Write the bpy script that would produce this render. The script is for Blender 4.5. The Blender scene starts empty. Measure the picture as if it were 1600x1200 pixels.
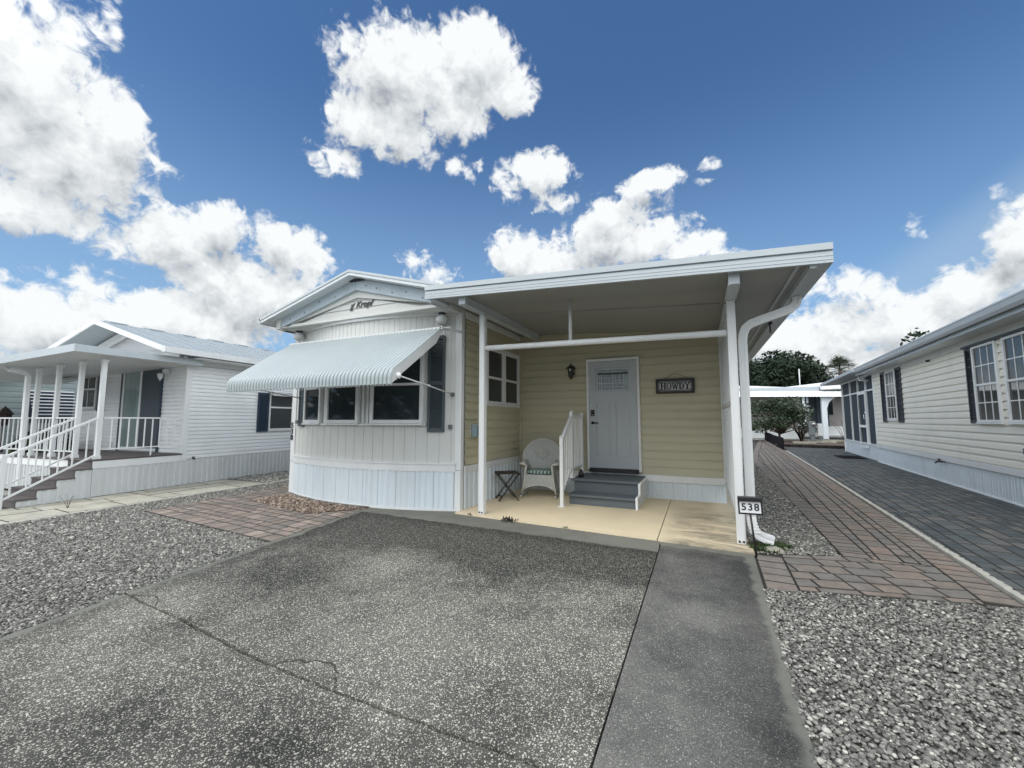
import bpy, bmesh, math, random
import numpy as np
from mathutils import Vector, Matrix
R = math.radians
random.seed(7); rng = np.random.default_rng(7)
scn = bpy.context.scene
C = scn.collection

# ------------------------------------------------------------------ camera
cd = bpy.data.cameras.new("camera"); cam = bpy.data.objects.new("camera", cd); C.objects.link(cam)
cd.sensor_width = 36; cd.lens = 36 * 640 / 1600; cd.clip_start = 0.05; cd.clip_end = 3000
cam.location = (0, 0, 1.5)
cam.rotation_euler = (R(90 + 5.0), 0, R(24.7))
scn.camera = cam

# ------------------------------------------------------------------ world: sky with clouds, sun, exposure
SUN_EL, SUN_AZ = R(58), R(-165)          # azimuth from +Y towards +X
w = bpy.data.worlds.new("World"); scn.world = w; w.use_nodes = True
nt = w.node_tree; nt.nodes.clear()
def N(t, **kw):
    n = nt.nodes.new(t)
    for k, v in kw.items(): setattr(n, k, v)
    return n
def Lk(a, b): nt.links.new(a, b)
BLOBS = [(-1.336,0.497,0.124,0.139),(-1.287,0.583,0.066,0.056),(-1.4,0.517,0.111,0.126),(-1.28,0.415,0.109,0.102),(-1.329,0.319,0.122,0.046),(-1.226,0.471,0.049,0.076),(-1.242,0.618,0.018,0.031),(-1.175,0.443,0.04,0.022),(-1.14,0.331,0.103,0.061),(-1.072,0.366,0.073,0.052),(-0.952,0.362,0.097,0.056),(-0.894,0.333,0.064,0.05),(-1.216,0.283,0.065,0.048),(-1.284,0.161,0.126,0.056),(-1.141,0.185,0.185,0.07),(-1.0,0.244,0.159,0.09),(-1.338,0.18,0.067,0.038),(-1.077,0.269,0.092,0.06),(-0.662,0.717,0.204,0.104),(-0.756,0.729,0.128,0.067),(-0.54,0.748,0.132,0.073),(-0.811,0.622,0.079,0.059),(-0.829,0.557,0.063,0.032),(-0.713,0.615,0.122,0.062),(-0.448,0.7,0.083,0.052),(-0.596,0.65,0.113,0.05),(-0.562,0.562,0.042,0.027),(-0.357,0.565,0.101,0.039),(-0.317,0.503,0.056,0.021),(-0.431,0.538,0.049,0.025),(-0.116,0.479,0.044,0.038),(-0.193,0.415,0.144,0.071),(-0.199,0.469,0.077,0.042),(-0.006,0.374,0.078,0.037),(-0.085,0.518,0.072,0.027),(-0.137,0.501,0.06,0.025),(-0.431,0.39,0.08,0.06),(-0.367,0.354,0.096,0.041),(-0.606,0.349,0.065,0.037),(-0.66,0.367,0.038,0.025),(0.047,0.517,0.029,0.013),(0.032,0.495,0.021,0.008),(0.116,0.287,0.07,0.026),(0.465,0.305,0.035,0.042),(0.482,0.265,0.042,0.074),(0.347,0.174,0.155,0.055),(0.425,0.212,0.083,0.051),(0.254,0.255,0.06,0.028),(0.188,0.16,0.158,0.076),(0.357,0.325,0.024,0.017),(0.367,0.105,0.14,0.044),(0.285,0.22,0.055,0.023),(-0.33,.372,.15,.045),(-0.12,.40,.15,.05),(-0.95,.09,.5,.05),(-0.5,.3,.12,.03),(0.02,.32,.12,.05),(0.23,.1,.2,.06),
 (0,1.48,4,.33),(1.57,.55,.7,.6),(1.35,.2,.4,.2),(-2.2,.4,.4,.35),(1.3,0.5,0.4,0.3),(2.1,0.45,0.5,0.35),(2.9,0.75,0.45,0.45),(2.8,0.25,0.5,0.25),(-2.8,0.8,0.5,0.5),(-2.9,0.3,0.5,0.25),(-2.2,0.55,0.45,0.35),(-1.8,0.3,0.2,0.2),(0.8,0.2,0.3,0.1)]  # unseen clouds overhead, behind and beside the camera, added for lighting
g = bpy.data.node_groups.new("cloud_density", "ShaderNodeTree")
g.interface.new_socket("Dir", in_out='INPUT', socket_type='NodeSocketVector')
g.interface.new_socket("Density", in_out='OUTPUT', socket_type='NodeSocketFloat')
def GN(t, **kw):
    n = g.nodes.new(t)
    for k, v in kw.items(): setattr(n, k, v)
    return n
gi = GN("NodeGroupInput"); go = GN("NodeGroupOutput")
nz = GN("ShaderNodeVectorMath", operation='NORMALIZE'); g.links.new(gi.outputs[0], nz.inputs[0])
warp = GN("ShaderNodeTexNoise"); warp.inputs['Scale'].default_value = 5.5; warp.inputs['Detail'].default_value = 3
g.links.new(nz.outputs[0], warp.inputs['Vector'])
ws = GN("ShaderNodeVectorMath", operation='SUBTRACT'); ws.inputs[1].default_value = (.5, .5, .5); g.links.new(warp.outputs['Color'], ws.inputs[0])
wm = GN("ShaderNodeVectorMath", operation='SCALE'); wm.inputs['Scale'].default_value = 0.06; g.links.new(ws.outputs[0], wm.inputs[0])
sp = GN("ShaderNodeSeparateXYZ"); g.links.new(nz.outputs[0], sp.inputs[0])
at = GN("ShaderNodeMath", operation='ARCTAN2'); g.links.new(sp.outputs[0], at.inputs[0]); g.links.new(sp.outputs[1], at.inputs[1])
asn = GN("ShaderNodeMath", operation='ARCSINE'); g.links.new(sp.outputs[2], asn.inputs[0])
cb = GN("ShaderNodeCombineXYZ"); g.links.new(at.outputs[0], cb.inputs[0]); g.links.new(asn.outputs[0], cb.inputs[1])
pa = GN("ShaderNodeVectorMath", operation='ADD'); g.links.new(cb.outputs[0], pa.inputs[0]); g.links.new(wm.outputs[0], pa.inputs[1])
pz = GN("ShaderNodeVectorMath", operation='MULTIPLY'); pz.inputs[1].default_value = (1, 1, 0); g.links.new(pa.outputs[0], pz.inputs[0])
prev = None
for (ca, ce, ra, re) in BLOBS:
    small = max(ra, re) < 0.07
    if small: ra *= 1.45; re *= 1.6
    m = GN("ShaderNodeVectorMath", operation='MULTIPLY_ADD')
    m.inputs[1].default_value = (1/ra, 1/re, 0); m.inputs[2].default_value = (-ca/ra, -ce/re, 0)
    g.links.new(pz.outputs[0], m.inputs[0])
    l = GN("ShaderNodeVectorMath", operation='LENGTH'); g.links.new(m.outputs[0], l.inputs[0])
    if small:
        la = GN("ShaderNodeMath", operation='MULTIPLY_ADD'); la.inputs[1].default_value = 0.62; la.inputs[2].default_value = 0.62
        g.links.new(l.outputs['Value'], la.inputs[0]); lo = la.outputs[0]
    else: lo = l.outputs['Value']
    if prev is None: prev = lo
    else:
        mn = GN("ShaderNodeMath", operation='SMOOTH_MIN'); mn.inputs[2].default_value = 0.35
        g.links.new(prev, mn.inputs[0]); g.links.new(lo, mn.inputs[1]); prev = mn.outputs[0]
fb = GN("ShaderNodeTexNoise"); fb.inputs['Scale'].default_value = 9; fb.inputs['Detail'].default_value = 9; fb.inputs['Roughness'].default_value = 0.6; fb.inputs['Distortion'].default_value = 0.25
g.links.new(nz.outputs[0], fb.inputs['Vector'])
# billows: rounded puffs from a smooth voronoi
vb = GN("ShaderNodeTexVoronoi", feature='F1'); vb.inputs['Scale'].default_value = 26; vb.inputs['Detail'].default_value = 2.5
vw = GN("ShaderNodeVectorMath", operation='MULTIPLY_ADD'); vw.inputs[1].default_value = (.05, .05, .05); g.links.new(fb.outputs['Color'], vw.inputs[0]); g.links.new(nz.outputs[0], vw.inputs[2])
g.links.new(vw.outputs[0], vb.inputs['Vector'])
# density = (1 - dist) + a*(fbm-.5) + b*(.5-voronoi)
d00 = GN("ShaderNodeMath", operation='SUBTRACT'); d00.inputs[0].default_value = 1.25; g.links.new(prev, d00.inputs[1])
d0 = GN("ShaderNodeMath", operation='MULTIPLY'); d0.inputs[1].default_value = 1.35; g.links.new(d00.outputs[0], d0.inputs[0])
d0b = GN("ShaderNodeMath", operation='MAXIMUM'); d0b.inputs[1].default_value = -1.2; g.links.new(d0.outputs[0], d0b.inputs[0])
d1 = GN("ShaderNodeMath", operation='MULTIPLY_ADD'); d1.inputs[1].default_value = 1.9; g.links.new(fb.outputs['Fac'], d1.inputs[0]); g.links.new(d0b.outputs[0], d1.inputs[2])
d2 = GN("ShaderNodeMath", operation='MULTIPLY_ADD'); d2.inputs[1].default_value = -0.55; g.links.new(vb.outputs['Distance'], d2.inputs[0]); g.links.new(d1.outputs[0], d2.inputs[2])
d3 = GN("ShaderNodeMath", operation='SUBTRACT'); d3.inputs[1].default_value = 0.66; g.links.new(d2.outputs[0], d3.inputs[0])
hf = GN("ShaderNodeTexNoise"); hf.inputs['Scale'].default_value = 34; hf.inputs['Detail'].default_value = 6; hf.inputs['Roughness'].default_value = 0.62; hf.inputs['Distortion'].default_value = 0.8
g.links.new(nz.outputs[0], hf.inputs['Vector'])
d4 = GN("ShaderNodeMath", operation='MULTIPLY_ADD'); d4.inputs[1].default_value = 1.5; g.links.new(hf.outputs['Fac'], d4.inputs[0]); g.links.new(d3.outputs[0], d4.inputs[2])
d5 = GN("ShaderNodeMath", operation='SUBTRACT'); d5.inputs[1].default_value = 0.80; g.links.new(d4.outputs[0], d5.inputs[0])
g.links.new(d5.outputs[0], go.inputs[0])

tc = N("ShaderNodeTexCoord")
A = N("ShaderNodeGroup", node_tree=g); Lk(tc.outputs['Generated'], A.inputs[0])
off = N("ShaderNodeVectorMath", operation='ADD'); off.inputs[1].default_value = (0.012, -0.012, 0.042); Lk(tc.outputs['Generated'], off.inputs[0])
B = N("ShaderNodeGroup", node_tree=g); Lk(off.outputs[0], B.inputs[0])
alpha = N("ShaderNodeMapRange", interpolation_type='SMOOTHSTEP'); alpha.inputs['From Min'].default_value = -0.02; alpha.inputs['From Max'].default_value = 0.55
Lk(A.outputs[0], alpha.inputs['Value'])
df = N("ShaderNodeMath", operation='SUBTRACT'); Lk(A.outputs[0], df.inputs[0]); Lk(B.outputs[0], df.inputs[1])
thick = N("ShaderNodeMapRange"); thick.inputs['From Min'].default_value = 0.3; thick.inputs['From Max'].default_value = 2.0; thick.inputs['To Min'].default_value = 0.0; thick.inputs['To Max'].default_value = 0.42
Lk(A.outputs[0], thick.inputs['Value'])
lit = N("ShaderNodeMath", operation='MULTIPLY_ADD'); lit.inputs[1].default_value = 0.62; lit.inputs[2].default_value = 0.74; Lk(df.outputs[0], lit.inputs[0])
lit2 = N("ShaderNodeMath", operation='SUBTRACT', use_clamp=True); gn_ = N("ShaderNodeTexNoise"); gn_.inputs['Scale'].default_value = 5.0; gn_.inputs['Detail'].default_value = 5; gn_.inputs['Roughness'].default_value = .6; Lk(tc.outputs['Generated'], gn_.inputs['Vector'])
gm_ = N("ShaderNodeMath", operation='MULTIPLY_ADD'); gm_.inputs[1].default_value = 1.1; gm_.inputs[2].default_value = -0.50; Lk(gn_.outputs['Fac'], gm_.inputs[0])
ga_ = N("ShaderNodeMath", operation='ADD'); Lk(gm_.outputs[0], ga_.inputs[0]); Lk(lit.outputs[0], ga_.inputs[1])
Lk(ga_.outputs[0], lit2.inputs[0]); Lk(thick.outputs[0], lit2.inputs[1])
cr = N("ShaderNodeValToRGB"); cr.color_ramp.elements[0].color = (2.2, 2.4, 2.6, 1); cr.color_ramp.elements[1].color = (5.2, 5.35, 5.4, 1)
e = cr.color_ramp.elements.new(0.45); e.color = (3.7, 3.9, 4.05, 1)
Lk(lit2.outputs[0], cr.inputs[0])
sky = N("ShaderNodeTexSky", sky_type='NISHITA'); sky.sun_disc = False; sky.sun_elevation = SUN_EL; sky.sun_rotation = SUN_AZ
sky.air_density = 1.0; sky.dust_density = 0.6; sky.ozone_density = 2.0
skm = N("ShaderNodeMix", data_type='RGBA', blend_type='MULTIPLY'); skm.inputs[0].default_value = 1; skm.inputs[7].default_value = (0.40, 0.575, 0.72, 1)
Lk(sky.outputs[0], skm.inputs[6])
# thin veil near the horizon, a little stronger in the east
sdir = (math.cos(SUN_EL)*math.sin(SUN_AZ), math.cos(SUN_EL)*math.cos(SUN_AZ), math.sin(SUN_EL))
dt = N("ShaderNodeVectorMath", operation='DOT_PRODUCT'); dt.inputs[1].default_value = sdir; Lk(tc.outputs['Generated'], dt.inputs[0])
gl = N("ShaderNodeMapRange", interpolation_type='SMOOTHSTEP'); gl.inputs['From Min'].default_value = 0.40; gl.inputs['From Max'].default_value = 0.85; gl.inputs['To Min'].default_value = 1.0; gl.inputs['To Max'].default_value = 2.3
Lk(dt.outputs['Value'], gl.inputs['Value'])       # unseen clouds around the veiled sun, brightened to light the facade
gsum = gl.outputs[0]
for (vx, vy, vz, f0, amt) in ((.953, .0, .30, .55, 2.4), (-.86, -.42, .28, .86, 2.6)):      # added glow on unseen clouds to either side, lights the side walls
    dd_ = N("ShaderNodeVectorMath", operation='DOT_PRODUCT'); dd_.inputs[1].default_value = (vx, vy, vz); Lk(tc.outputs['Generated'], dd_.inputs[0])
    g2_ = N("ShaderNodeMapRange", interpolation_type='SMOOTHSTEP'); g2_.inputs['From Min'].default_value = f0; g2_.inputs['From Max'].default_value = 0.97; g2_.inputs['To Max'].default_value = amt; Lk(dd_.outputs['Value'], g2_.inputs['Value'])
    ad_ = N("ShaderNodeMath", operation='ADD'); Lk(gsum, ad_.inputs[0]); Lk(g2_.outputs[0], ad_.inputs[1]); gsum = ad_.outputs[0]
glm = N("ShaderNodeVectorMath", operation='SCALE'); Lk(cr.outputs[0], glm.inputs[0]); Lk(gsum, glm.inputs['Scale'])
hz = N("ShaderNodeSeparateXYZ"); Lk(tc.outputs['Generated'], hz.inputs[0])
hr = N("ShaderNodeMapRange", interpolation_type='SMOOTHSTEP'); hr.inputs['From Min'].default_value = 0.66; hr.inputs['From Max'].default_value = 0.04; hr.inputs['To Min'].default_value = 0.0; hr.inputs['To Max'].default_value = 0.68; Lk(hz.outputs[2], hr.inputs['Value'])
er = N("ShaderNodeMapRange", interpolation_type='SMOOTHSTEP'); er.inputs['From Min'].default_value = -0.25; er.inputs['From Max'].default_value = 0.45; er.inputs['To Min'].default_value = 1.0; er.inputs['To Max'].default_value = 0.72; Lk(hz.outputs[0], er.inputs['Value'])
hm = N("ShaderNodeMath", operation='MULTIPLY'); Lk(hr.outputs[0], hm.inputs[0]); Lk(er.outputs[0], hm.inputs[1])
hmx = N("ShaderNodeMix", data_type='RGBA'); hmx.inputs[7].default_value = (2.0, 3.15, 4.5, 1); Lk(hm.outputs[0], hmx.inputs[0]); Lk(skm.outputs[2], hmx.inputs[6])
az_ = N("ShaderNodeMath", operation='ARCTAN2'); Lk(hz.outputs[0], az_.inputs[0]); Lk(hz.outputs[1], az_.inputs[1])
vc_ = N("ShaderNodeCombineXYZ"); Lk(az_.outputs[0], vc_.inputs[0]); Lk(hz.outputs[2], vc_.inputs[1])
vm_ = N("ShaderNodeMapping"); vm_.inputs['Location'].default_value = (-0.62, -0.20, 0); vm_.vector_type = 'POINT'
vs_ = N("ShaderNodeVectorMath", operation='ADD'); vs_.inputs[1].default_value = (-0.60, -0.16, 0); Lk(vc_.outputs[0], vs_.inputs[0])
vr_ = N("ShaderNodeVectorRotate", rotation_type='Z_AXIS'); vr_.inputs['Angle'].default_value = -0.42; Lk(vs_.outputs[0], vr_.inputs['Vector'])
vk_ = N("ShaderNodeVectorMath", operation='MULTIPLY'); vk_.inputs[1].default_value = (1/0.62, 1/0.26, 0); Lk(vr_.outputs[0], vk_.inputs[0])
vl_ = N("ShaderNodeVectorMath", operation='LENGTH'); Lk(vk_.outputs[0], vl_.inputs[0])
vv_ = N("ShaderNodeMapRange", interpolation_type='SMOOTHSTEP'); vv_.inputs['From Min'].default_value = 1.0; vv_.inputs['From Max'].default_value = 0.72; vv_.inputs['To Max'].default_value = 0.5; Lk(vl_.outputs['Value'], vv_.inputs['Value'])
vx_ = N("ShaderNodeMix", data_type='RGBA'); vx_.inputs[7].default_value = (2.1, 2.9, 3.8, 1); Lk(vv_.outputs[0], vx_.inputs[0]); Lk(hmx.outputs[2], vx_.inputs[6])
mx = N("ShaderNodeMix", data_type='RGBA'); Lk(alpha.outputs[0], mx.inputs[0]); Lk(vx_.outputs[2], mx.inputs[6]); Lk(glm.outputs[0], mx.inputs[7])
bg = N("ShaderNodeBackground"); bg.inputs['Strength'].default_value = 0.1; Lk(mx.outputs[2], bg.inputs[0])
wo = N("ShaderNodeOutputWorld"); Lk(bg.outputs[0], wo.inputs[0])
w.cycles.sampling_method = 'MANUAL'; w.cycles.sample_map_resolution = 512

sd = bpy.data.lights.new("sun", 'SUN'); sd.energy = 0.95; sd.angle = R(35); sd.color = (1, 0.96, 0.9)
sun = bpy.data.objects.new("sun", sd); C.objects.link(sun)
sv = Vector((math.cos(SUN_EL)*math.sin(SUN_AZ), math.cos(SUN_EL)*math.cos(SUN_AZ), math.sin(SUN_EL)))
sun.rotation_euler = (-sv).to_track_quat('-Z', 'Y').to_euler(); sun.location = sv*50
scn.view_settings.view_transform = 'Standard'; scn.view_settings.look = 'None'
scn.view_settings.exposure = 0.88; scn.view_settings.gamma = 1.0; scn.view_settings.use_curve_mapping = False
scn.cycles.max_bounces = 8; scn.cycles.diffuse_bounces = 4; scn.cycles.use_denoising = True

# ------------------------------------------------------------------ helpers
def tag(o, label=None, cat=None, group=None, kind=None):
    if label: o['label'] = label
    if cat: o['category'] = cat
    if group: o['group'] = group
    if kind: o['kind'] = kind
    return o
def empty(name, loc=(0, 0, 0), rz=0.0, label=None, cat=None, group=None):
    o = bpy.data.objects.new(name, None); C.objects.link(o); o.location = loc; o.rotation_euler = (0, 0, rz)
    o.empty_display_size = 0.2
    return tag(o, label, cat, group)

class MB:
    """collects vertices and faces of one mesh"""
    def __init__(s): s.v = []; s.f = []; s.a = []; s.m = []; s.sm = []
    def add(s, verts, faces, val=0.0, mi=0, smooth=False):
        b = len(s.v); s.v.extend([tuple(p) for p in verts])
        for f in faces:
            s.f.append(tuple(b+i for i in f)); s.a.append(val); s.m.append(mi); s.sm.append(smooth)
        return s
    def box(s, lo, hi, mi=0, bev=0.0, val=0.0):
        x0, y0, z0 = [min(a, b) for a, b in zip(lo, hi)]; x1, y1, z1 = [max(a, b) for a, b in zip(lo, hi)]
        if bev <= 0 or min(x1-x0, y1-y0, z1-z0) < 2.2*bev:
            v = [(x0,y0,z0),(x1,y0,z0),(x1,y1,z0),(x0,y1,z0),(x0,y0,z1),(x1,y0,z1),(x1,y1,z1),(x0,y1,z1)]
            return s.add(v, [(0,3,2,1),(4,5,6,7),(0,1,5,4),(1,2,6,5),(2,3,7,6),(3,0,4,7)], val, mi)
        bm = bmesh.new(); bmesh.ops.create_cube(bm, size=1)
        for q in bm.verts: q.co = ((q.co.x+.5)*(x1-x0)+x0, (q.co.y+.5)*(y1-y0)+y0, (q.co.z+.5)*(z1-z0)+z0)
        bmesh.ops.bevel(bm, geom=bm.edges[:], offset=bev, segments=1, profile=.5, affect='EDGES')
        s.bm(bm, mi, val); bm.free(); return s
    def bm(s, bm, mi=0, val=0.0, smooth=False):
        bm.verts.ensure_lookup_table(); bm.verts.index_update()
        return s.add([v.co[:] for v in bm.verts], [[v.index for v in f.verts] for f in bm.faces], val, mi, smooth)
    def bar(s, p, q, wx, wy, up=(0, 0, 1), mi=0, bev=0.0):
        """rectangular bar from p to q; wx across, wy along up"""
        p = Vector(p); q = Vector(q); d = (q-p); L = d.length; d.normalize(); u = Vector(up)
        if abs(d.dot(u)) > .98: u = Vector((0, 1, 0))
        sx = d.cross(u).normalized(); u = sx.cross(d).normalized()
        v = []
        for t in (p, q):
            for a, b in ((-1,-1),(1,-1),(1,1),(-1,1)): v.append(t + sx*(a*wx/2) + u*(b*wy/2))
        return s.add(v, [(0,1,2,3),(7,6,5,4),(0,4,5,1),(1,5,6,2),(2,6,7,3),(3,7,4,0)], 0, mi)
    def tube(s, pts, r, n=8, mi=0, closed=False, caps=True):
        pts = [Vector(p) for p in pts]; m = len(pts); rr = r if hasattr(r, '__len__') else [r]*m
        prevn = None; rings = []
        for i, p in enumerate(pts):
            if closed: t = pts[(i+1) % m]-pts[i-1]
            else: t = pts[min(i+1, m-1)]-pts[max(i-1, 0)]
            t.normalize()
            if prevn is None:
                a = Vector((0, 0, 1)) if abs(t.z) < .9 else Vector((1, 0, 0)); nn = t.cross(a).normalized()
            else:
                nn = (prevn - t*prevn.dot(t)).normalized()
            prevn = nn; bb = t.cross(nn)
            rings.append([p + (nn*math.cos(2*math.pi*k/n)+bb*math.sin(2*math.pi*k/n))*rr[i] for k in range(n)])
        v = [q for r_ in rings for q in r_]; f = []
        for i in range(m if closed else m-1):
            j = (i+1) % m
            for k in range(n): k2 = (k+1) % n; f.append((i*n+k, i*n+k2, j*n+k2, j*n+k))
        if caps and not closed: f += [tuple(range(n))[::-1], tuple((m-1)*n+k for k in range(n))]
        return s.add(v, f, 0, mi, True)
    def prism(s, poly, d, mi=0, val=0.0):
        """polygon (3-D points) pushed along d"""
        n = len(poly); P = [Vector(p) for p in poly]; D = Vector(d)
        f = [tuple(range(n)), tuple(range(2*n-1, n-1, -1))] + [((i+1) % n, i, n+i, n+(i+1) % n) for i in range(n)]
        return s.add(P+[p+D for p in P], f, val, mi)
    def lathe(s, prof, c=(0, 0, 0), n=20, mi=0, smooth=True):
        v = []; f = []
        for (r, z) in prof:
            for k in range(n): a = 2*math.pi*k/n; v.append((c[0]+r*math.cos(a), c[1]+r*math.sin(a), c[2]+z))
        for i in range(len(prof)-1):
            for k in range(n): k2 = (k+1) % n; f.append((i*n+k, i*n+k2, (i+1)*n+k2, (i+1)*n+k))
        return s.add(v, f, 0, mi, smooth)
    def grid(s, rows, mi=0, smooth=False):
        n = len(rows[0]); v = [p for r_ in rows for p in r_]
        f = [(i*n+k, i*n+k+1, (i+1)*n+k+1, (i+1)*n+k) for i in range(len(rows)-1) for k in range(n-1)]
        return s.add(v, f, 0, mi, smooth)
    def build(s, name, mats, parent=None, label=None, cat=None, group=None, kind=None, loc=None, fix=True):
        me = bpy.data.meshes.new(name); me.from_pydata([tuple(p) for p in s.v], [], s.f)
        if not isinstance(mats, (list, tuple)): mats = [mats]
        for m in mats: me.materials.append(m)
        me.polygons.foreach_set('material_index', s.m); me.polygons.foreach_set('use_smooth', s.sm)
        if any(a != 0 for a in s.a):
            at_ = me.attributes.new('val', 'FLOAT', 'FACE'); at_.data.foreach_set('value', s.a)
        me.update()
        if fix:
            bm = bmesh.new(); bm.from_mesh(me); bmesh.ops.recalc_face_normals(bm, faces=bm.faces); bm.to_mesh(me); bm.free()
        o = bpy.data.objects.new(name, me); C.objects.link(o)
        if parent: o.parent = parent
        if loc: o.location = loc
        return tag(o, label, cat, group, kind)

# ------------------------------------------------------------------ materials
def mat(name, col, rough=.6, metal=0.0, var=0.0, vscale=3.0, bump=0.0, bscale=40.0, dirt=None, dscale=1.2, damt=0.5, spec=None, stretch=(1, 1, 1), coat=0):
    m = bpy.data.materials.new(name); m.use_nodes = True; t = m.node_tree; p = t.nodes['Principled BSDF']
    p.inputs['Base Color'].default_value = (*col, 1); p.inputs['Roughness'].default_value = rough; p.inputs['Metallic'].default_value = metal
    if spec is not None: p.inputs['Specular IOR Level'].default_value = spec
    if coat: p.inputs['Coat Weight'].default_value = coat
    tcn = t.nodes.new("ShaderNodeTexCoord"); mp = t.nodes.new("ShaderNodeMapping"); mp.inputs['Scale'].default_value = stretch
    t.links.new(tcn.outputs['Object'], mp.inputs[0]); src = None
    if var > 0:
        n = t.nodes.new("ShaderNodeTexNoise"); n.inputs['Scale'].default_value = vscale; n.inputs['Detail'].default_value = 6; n.inputs['Roughness'].default_value = .65
        t.links.new(mp.outputs[0], n.inputs['Vector'])
        rp = t.nodes.new("ShaderNodeMapRange"); rp.inputs['From Min'].default_value = .25; rp.inputs['From Max'].default_value = .75
        rp.inputs['To Min'].default_value = 1-var; rp.inputs['To Max'].default_value = 1+var; t.links.new(n.outputs['Fac'], rp.inputs['Value'])
        hs = t.nodes.new("ShaderNodeHueSaturation"); hs.inputs['Color'].default_value = (*col, 1); t.links.new(rp.outputs[0], hs.inputs['Value']); src = hs.outputs[0]
        t.links.new(src, p.inputs['Base Color'])
        r2 = t.nodes.new("ShaderNodeMapRange"); r2.inputs['To Min'].default_value = max(0, rough-.1); r2.inputs['To Max'].default_value = min(1, rough+.12); t.links.new(n.outputs['Fac'], r2.inputs['Value']); t.links.new(r2.outputs[0], p.inputs['Roughness'])
    if dirt:
        n2 = t.nodes.new("ShaderNodeTexNoise"); n2.inputs['Scale'].default_value = dscale; n2.inputs['Detail'].default_value = 8; n2.inputs['Roughness'].default_value = .7
        t.links.new(mp.outputs[0], n2.inputs['Vector'])
        r3 = t.nodes.new("ShaderNodeMapRange"); r3.inputs['From Min'].default_value = .5; r3.inputs['From Max'].default_value = .72; r3.inputs['To Max'].default_value = damt; t.links.new(n2.outputs['Fac'], r3.inputs['Value'])
        mxx = t.nodes.new("ShaderNodeMix"); mxx.data_type = 'RGBA'; t.links.new(r3.outputs[0], mxx.inputs[0])
        if src: t.links.new(src, mxx.inputs[6])
        else: mxx.inputs[6].default_value = (*col, 1)
        mxx.inputs[7].default_value = (*dirt, 1); t.links.new(mxx.outputs[2], p.inputs['Base Color'])
    if bump > 0:
        n3 = t.nodes.new("ShaderNodeTexNoise"); n3.inputs['Scale'].default_value = bscale; n3.inputs['Detail'].default_value = 4
        t.links.new(mp.outputs[0], n3.inputs['Vector'])
        b = t.nodes.new("ShaderNodeBump"); b.inputs['Strength'].default_value = bump; b.inputs['Distance'].default_value = .01
        t.links.new(n3.outputs['Fac'], b.inputs['Height']); t.links.new(b.outputs[0], p.inputs['Normal'])
    return m
def ramp_mat(name, stops, rough=.85, nscale=0, bump=0.0, bscale=60, namt=.2, spec=.3):
    """colour from the per-face value 'val' through a ramp, plus noise"""
    m = bpy.data.materials.new(name); m.use_nodes = True; t = m.node_tree; p = t.nodes['Principled BSDF']; p.inputs['Roughness'].default_value = rough
    p.inputs['Specular IOR Level'].default_value = spec
    a = t.nodes.new("ShaderNodeAttribute"); a.attribute_name = 'val'
    cr_ = t.nodes.new("ShaderNodeValToRGB"); el = cr_.color_ramp.elements
    el[0].position = stops[0][0]; el[0].color = (*stops[0][1], 1); el[1].position = stops[-1][0]; el[1].color = (*stops[-1][1], 1)
    for q, c_ in stops[1:-1]: z = el.new(q); z.color = (*c_, 1)
    t.links.new(a.outputs['Fac'], cr_.inputs[0]); src = cr_.outputs[0]
    tcn = t.nodes.new("ShaderNodeTexCoord")
    if nscale:
        n = t.nodes.new("ShaderNodeTexNoise"); n.inputs['Scale'].default_value = nscale; n.inputs['Detail'].default_value = 7; n.inputs['Roughness'].default_value = .7
        t.links.new(tcn.outputs['Object'], n.inputs['Vector'])
        rp = t.nodes.new("ShaderNodeMapRange"); rp.inputs['From Min'].default_value = .3; rp.inputs['From Max'].default_value = .7; rp.inputs['To Min'].default_value = 1-namt; rp.inputs['To Max'].default_value = 1+namt
        t.links.new(n.outputs['Fac'], rp.inputs['Value']); hs = t.nodes.new("ShaderNodeHueSaturation"); t.links.new(src, hs.inputs['Color']); t.links.new(rp.outputs[0], hs.inputs['Value']); src = hs.outputs[0]
    t.links.new(src, p.inputs['Base Color'])
    if bump:
        n3 = t.nodes.new("ShaderNodeTexNoise"); n3.inputs['Scale'].default_value = bscale; n3.inputs['Detail'].default_value = 5; t.links.new(tcn.outputs['Object'], n3.inputs['Vector'])
        b = t.nodes.new("ShaderNodeBump"); b.inputs['Strength'].default_value = bump; b.inputs['Distance'].default_value = .01; t.links.new(n3.outputs['Fac'], b.inputs['Height']); t.links.new(b.outputs[0], p.inputs['Normal'])
    return m

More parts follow.
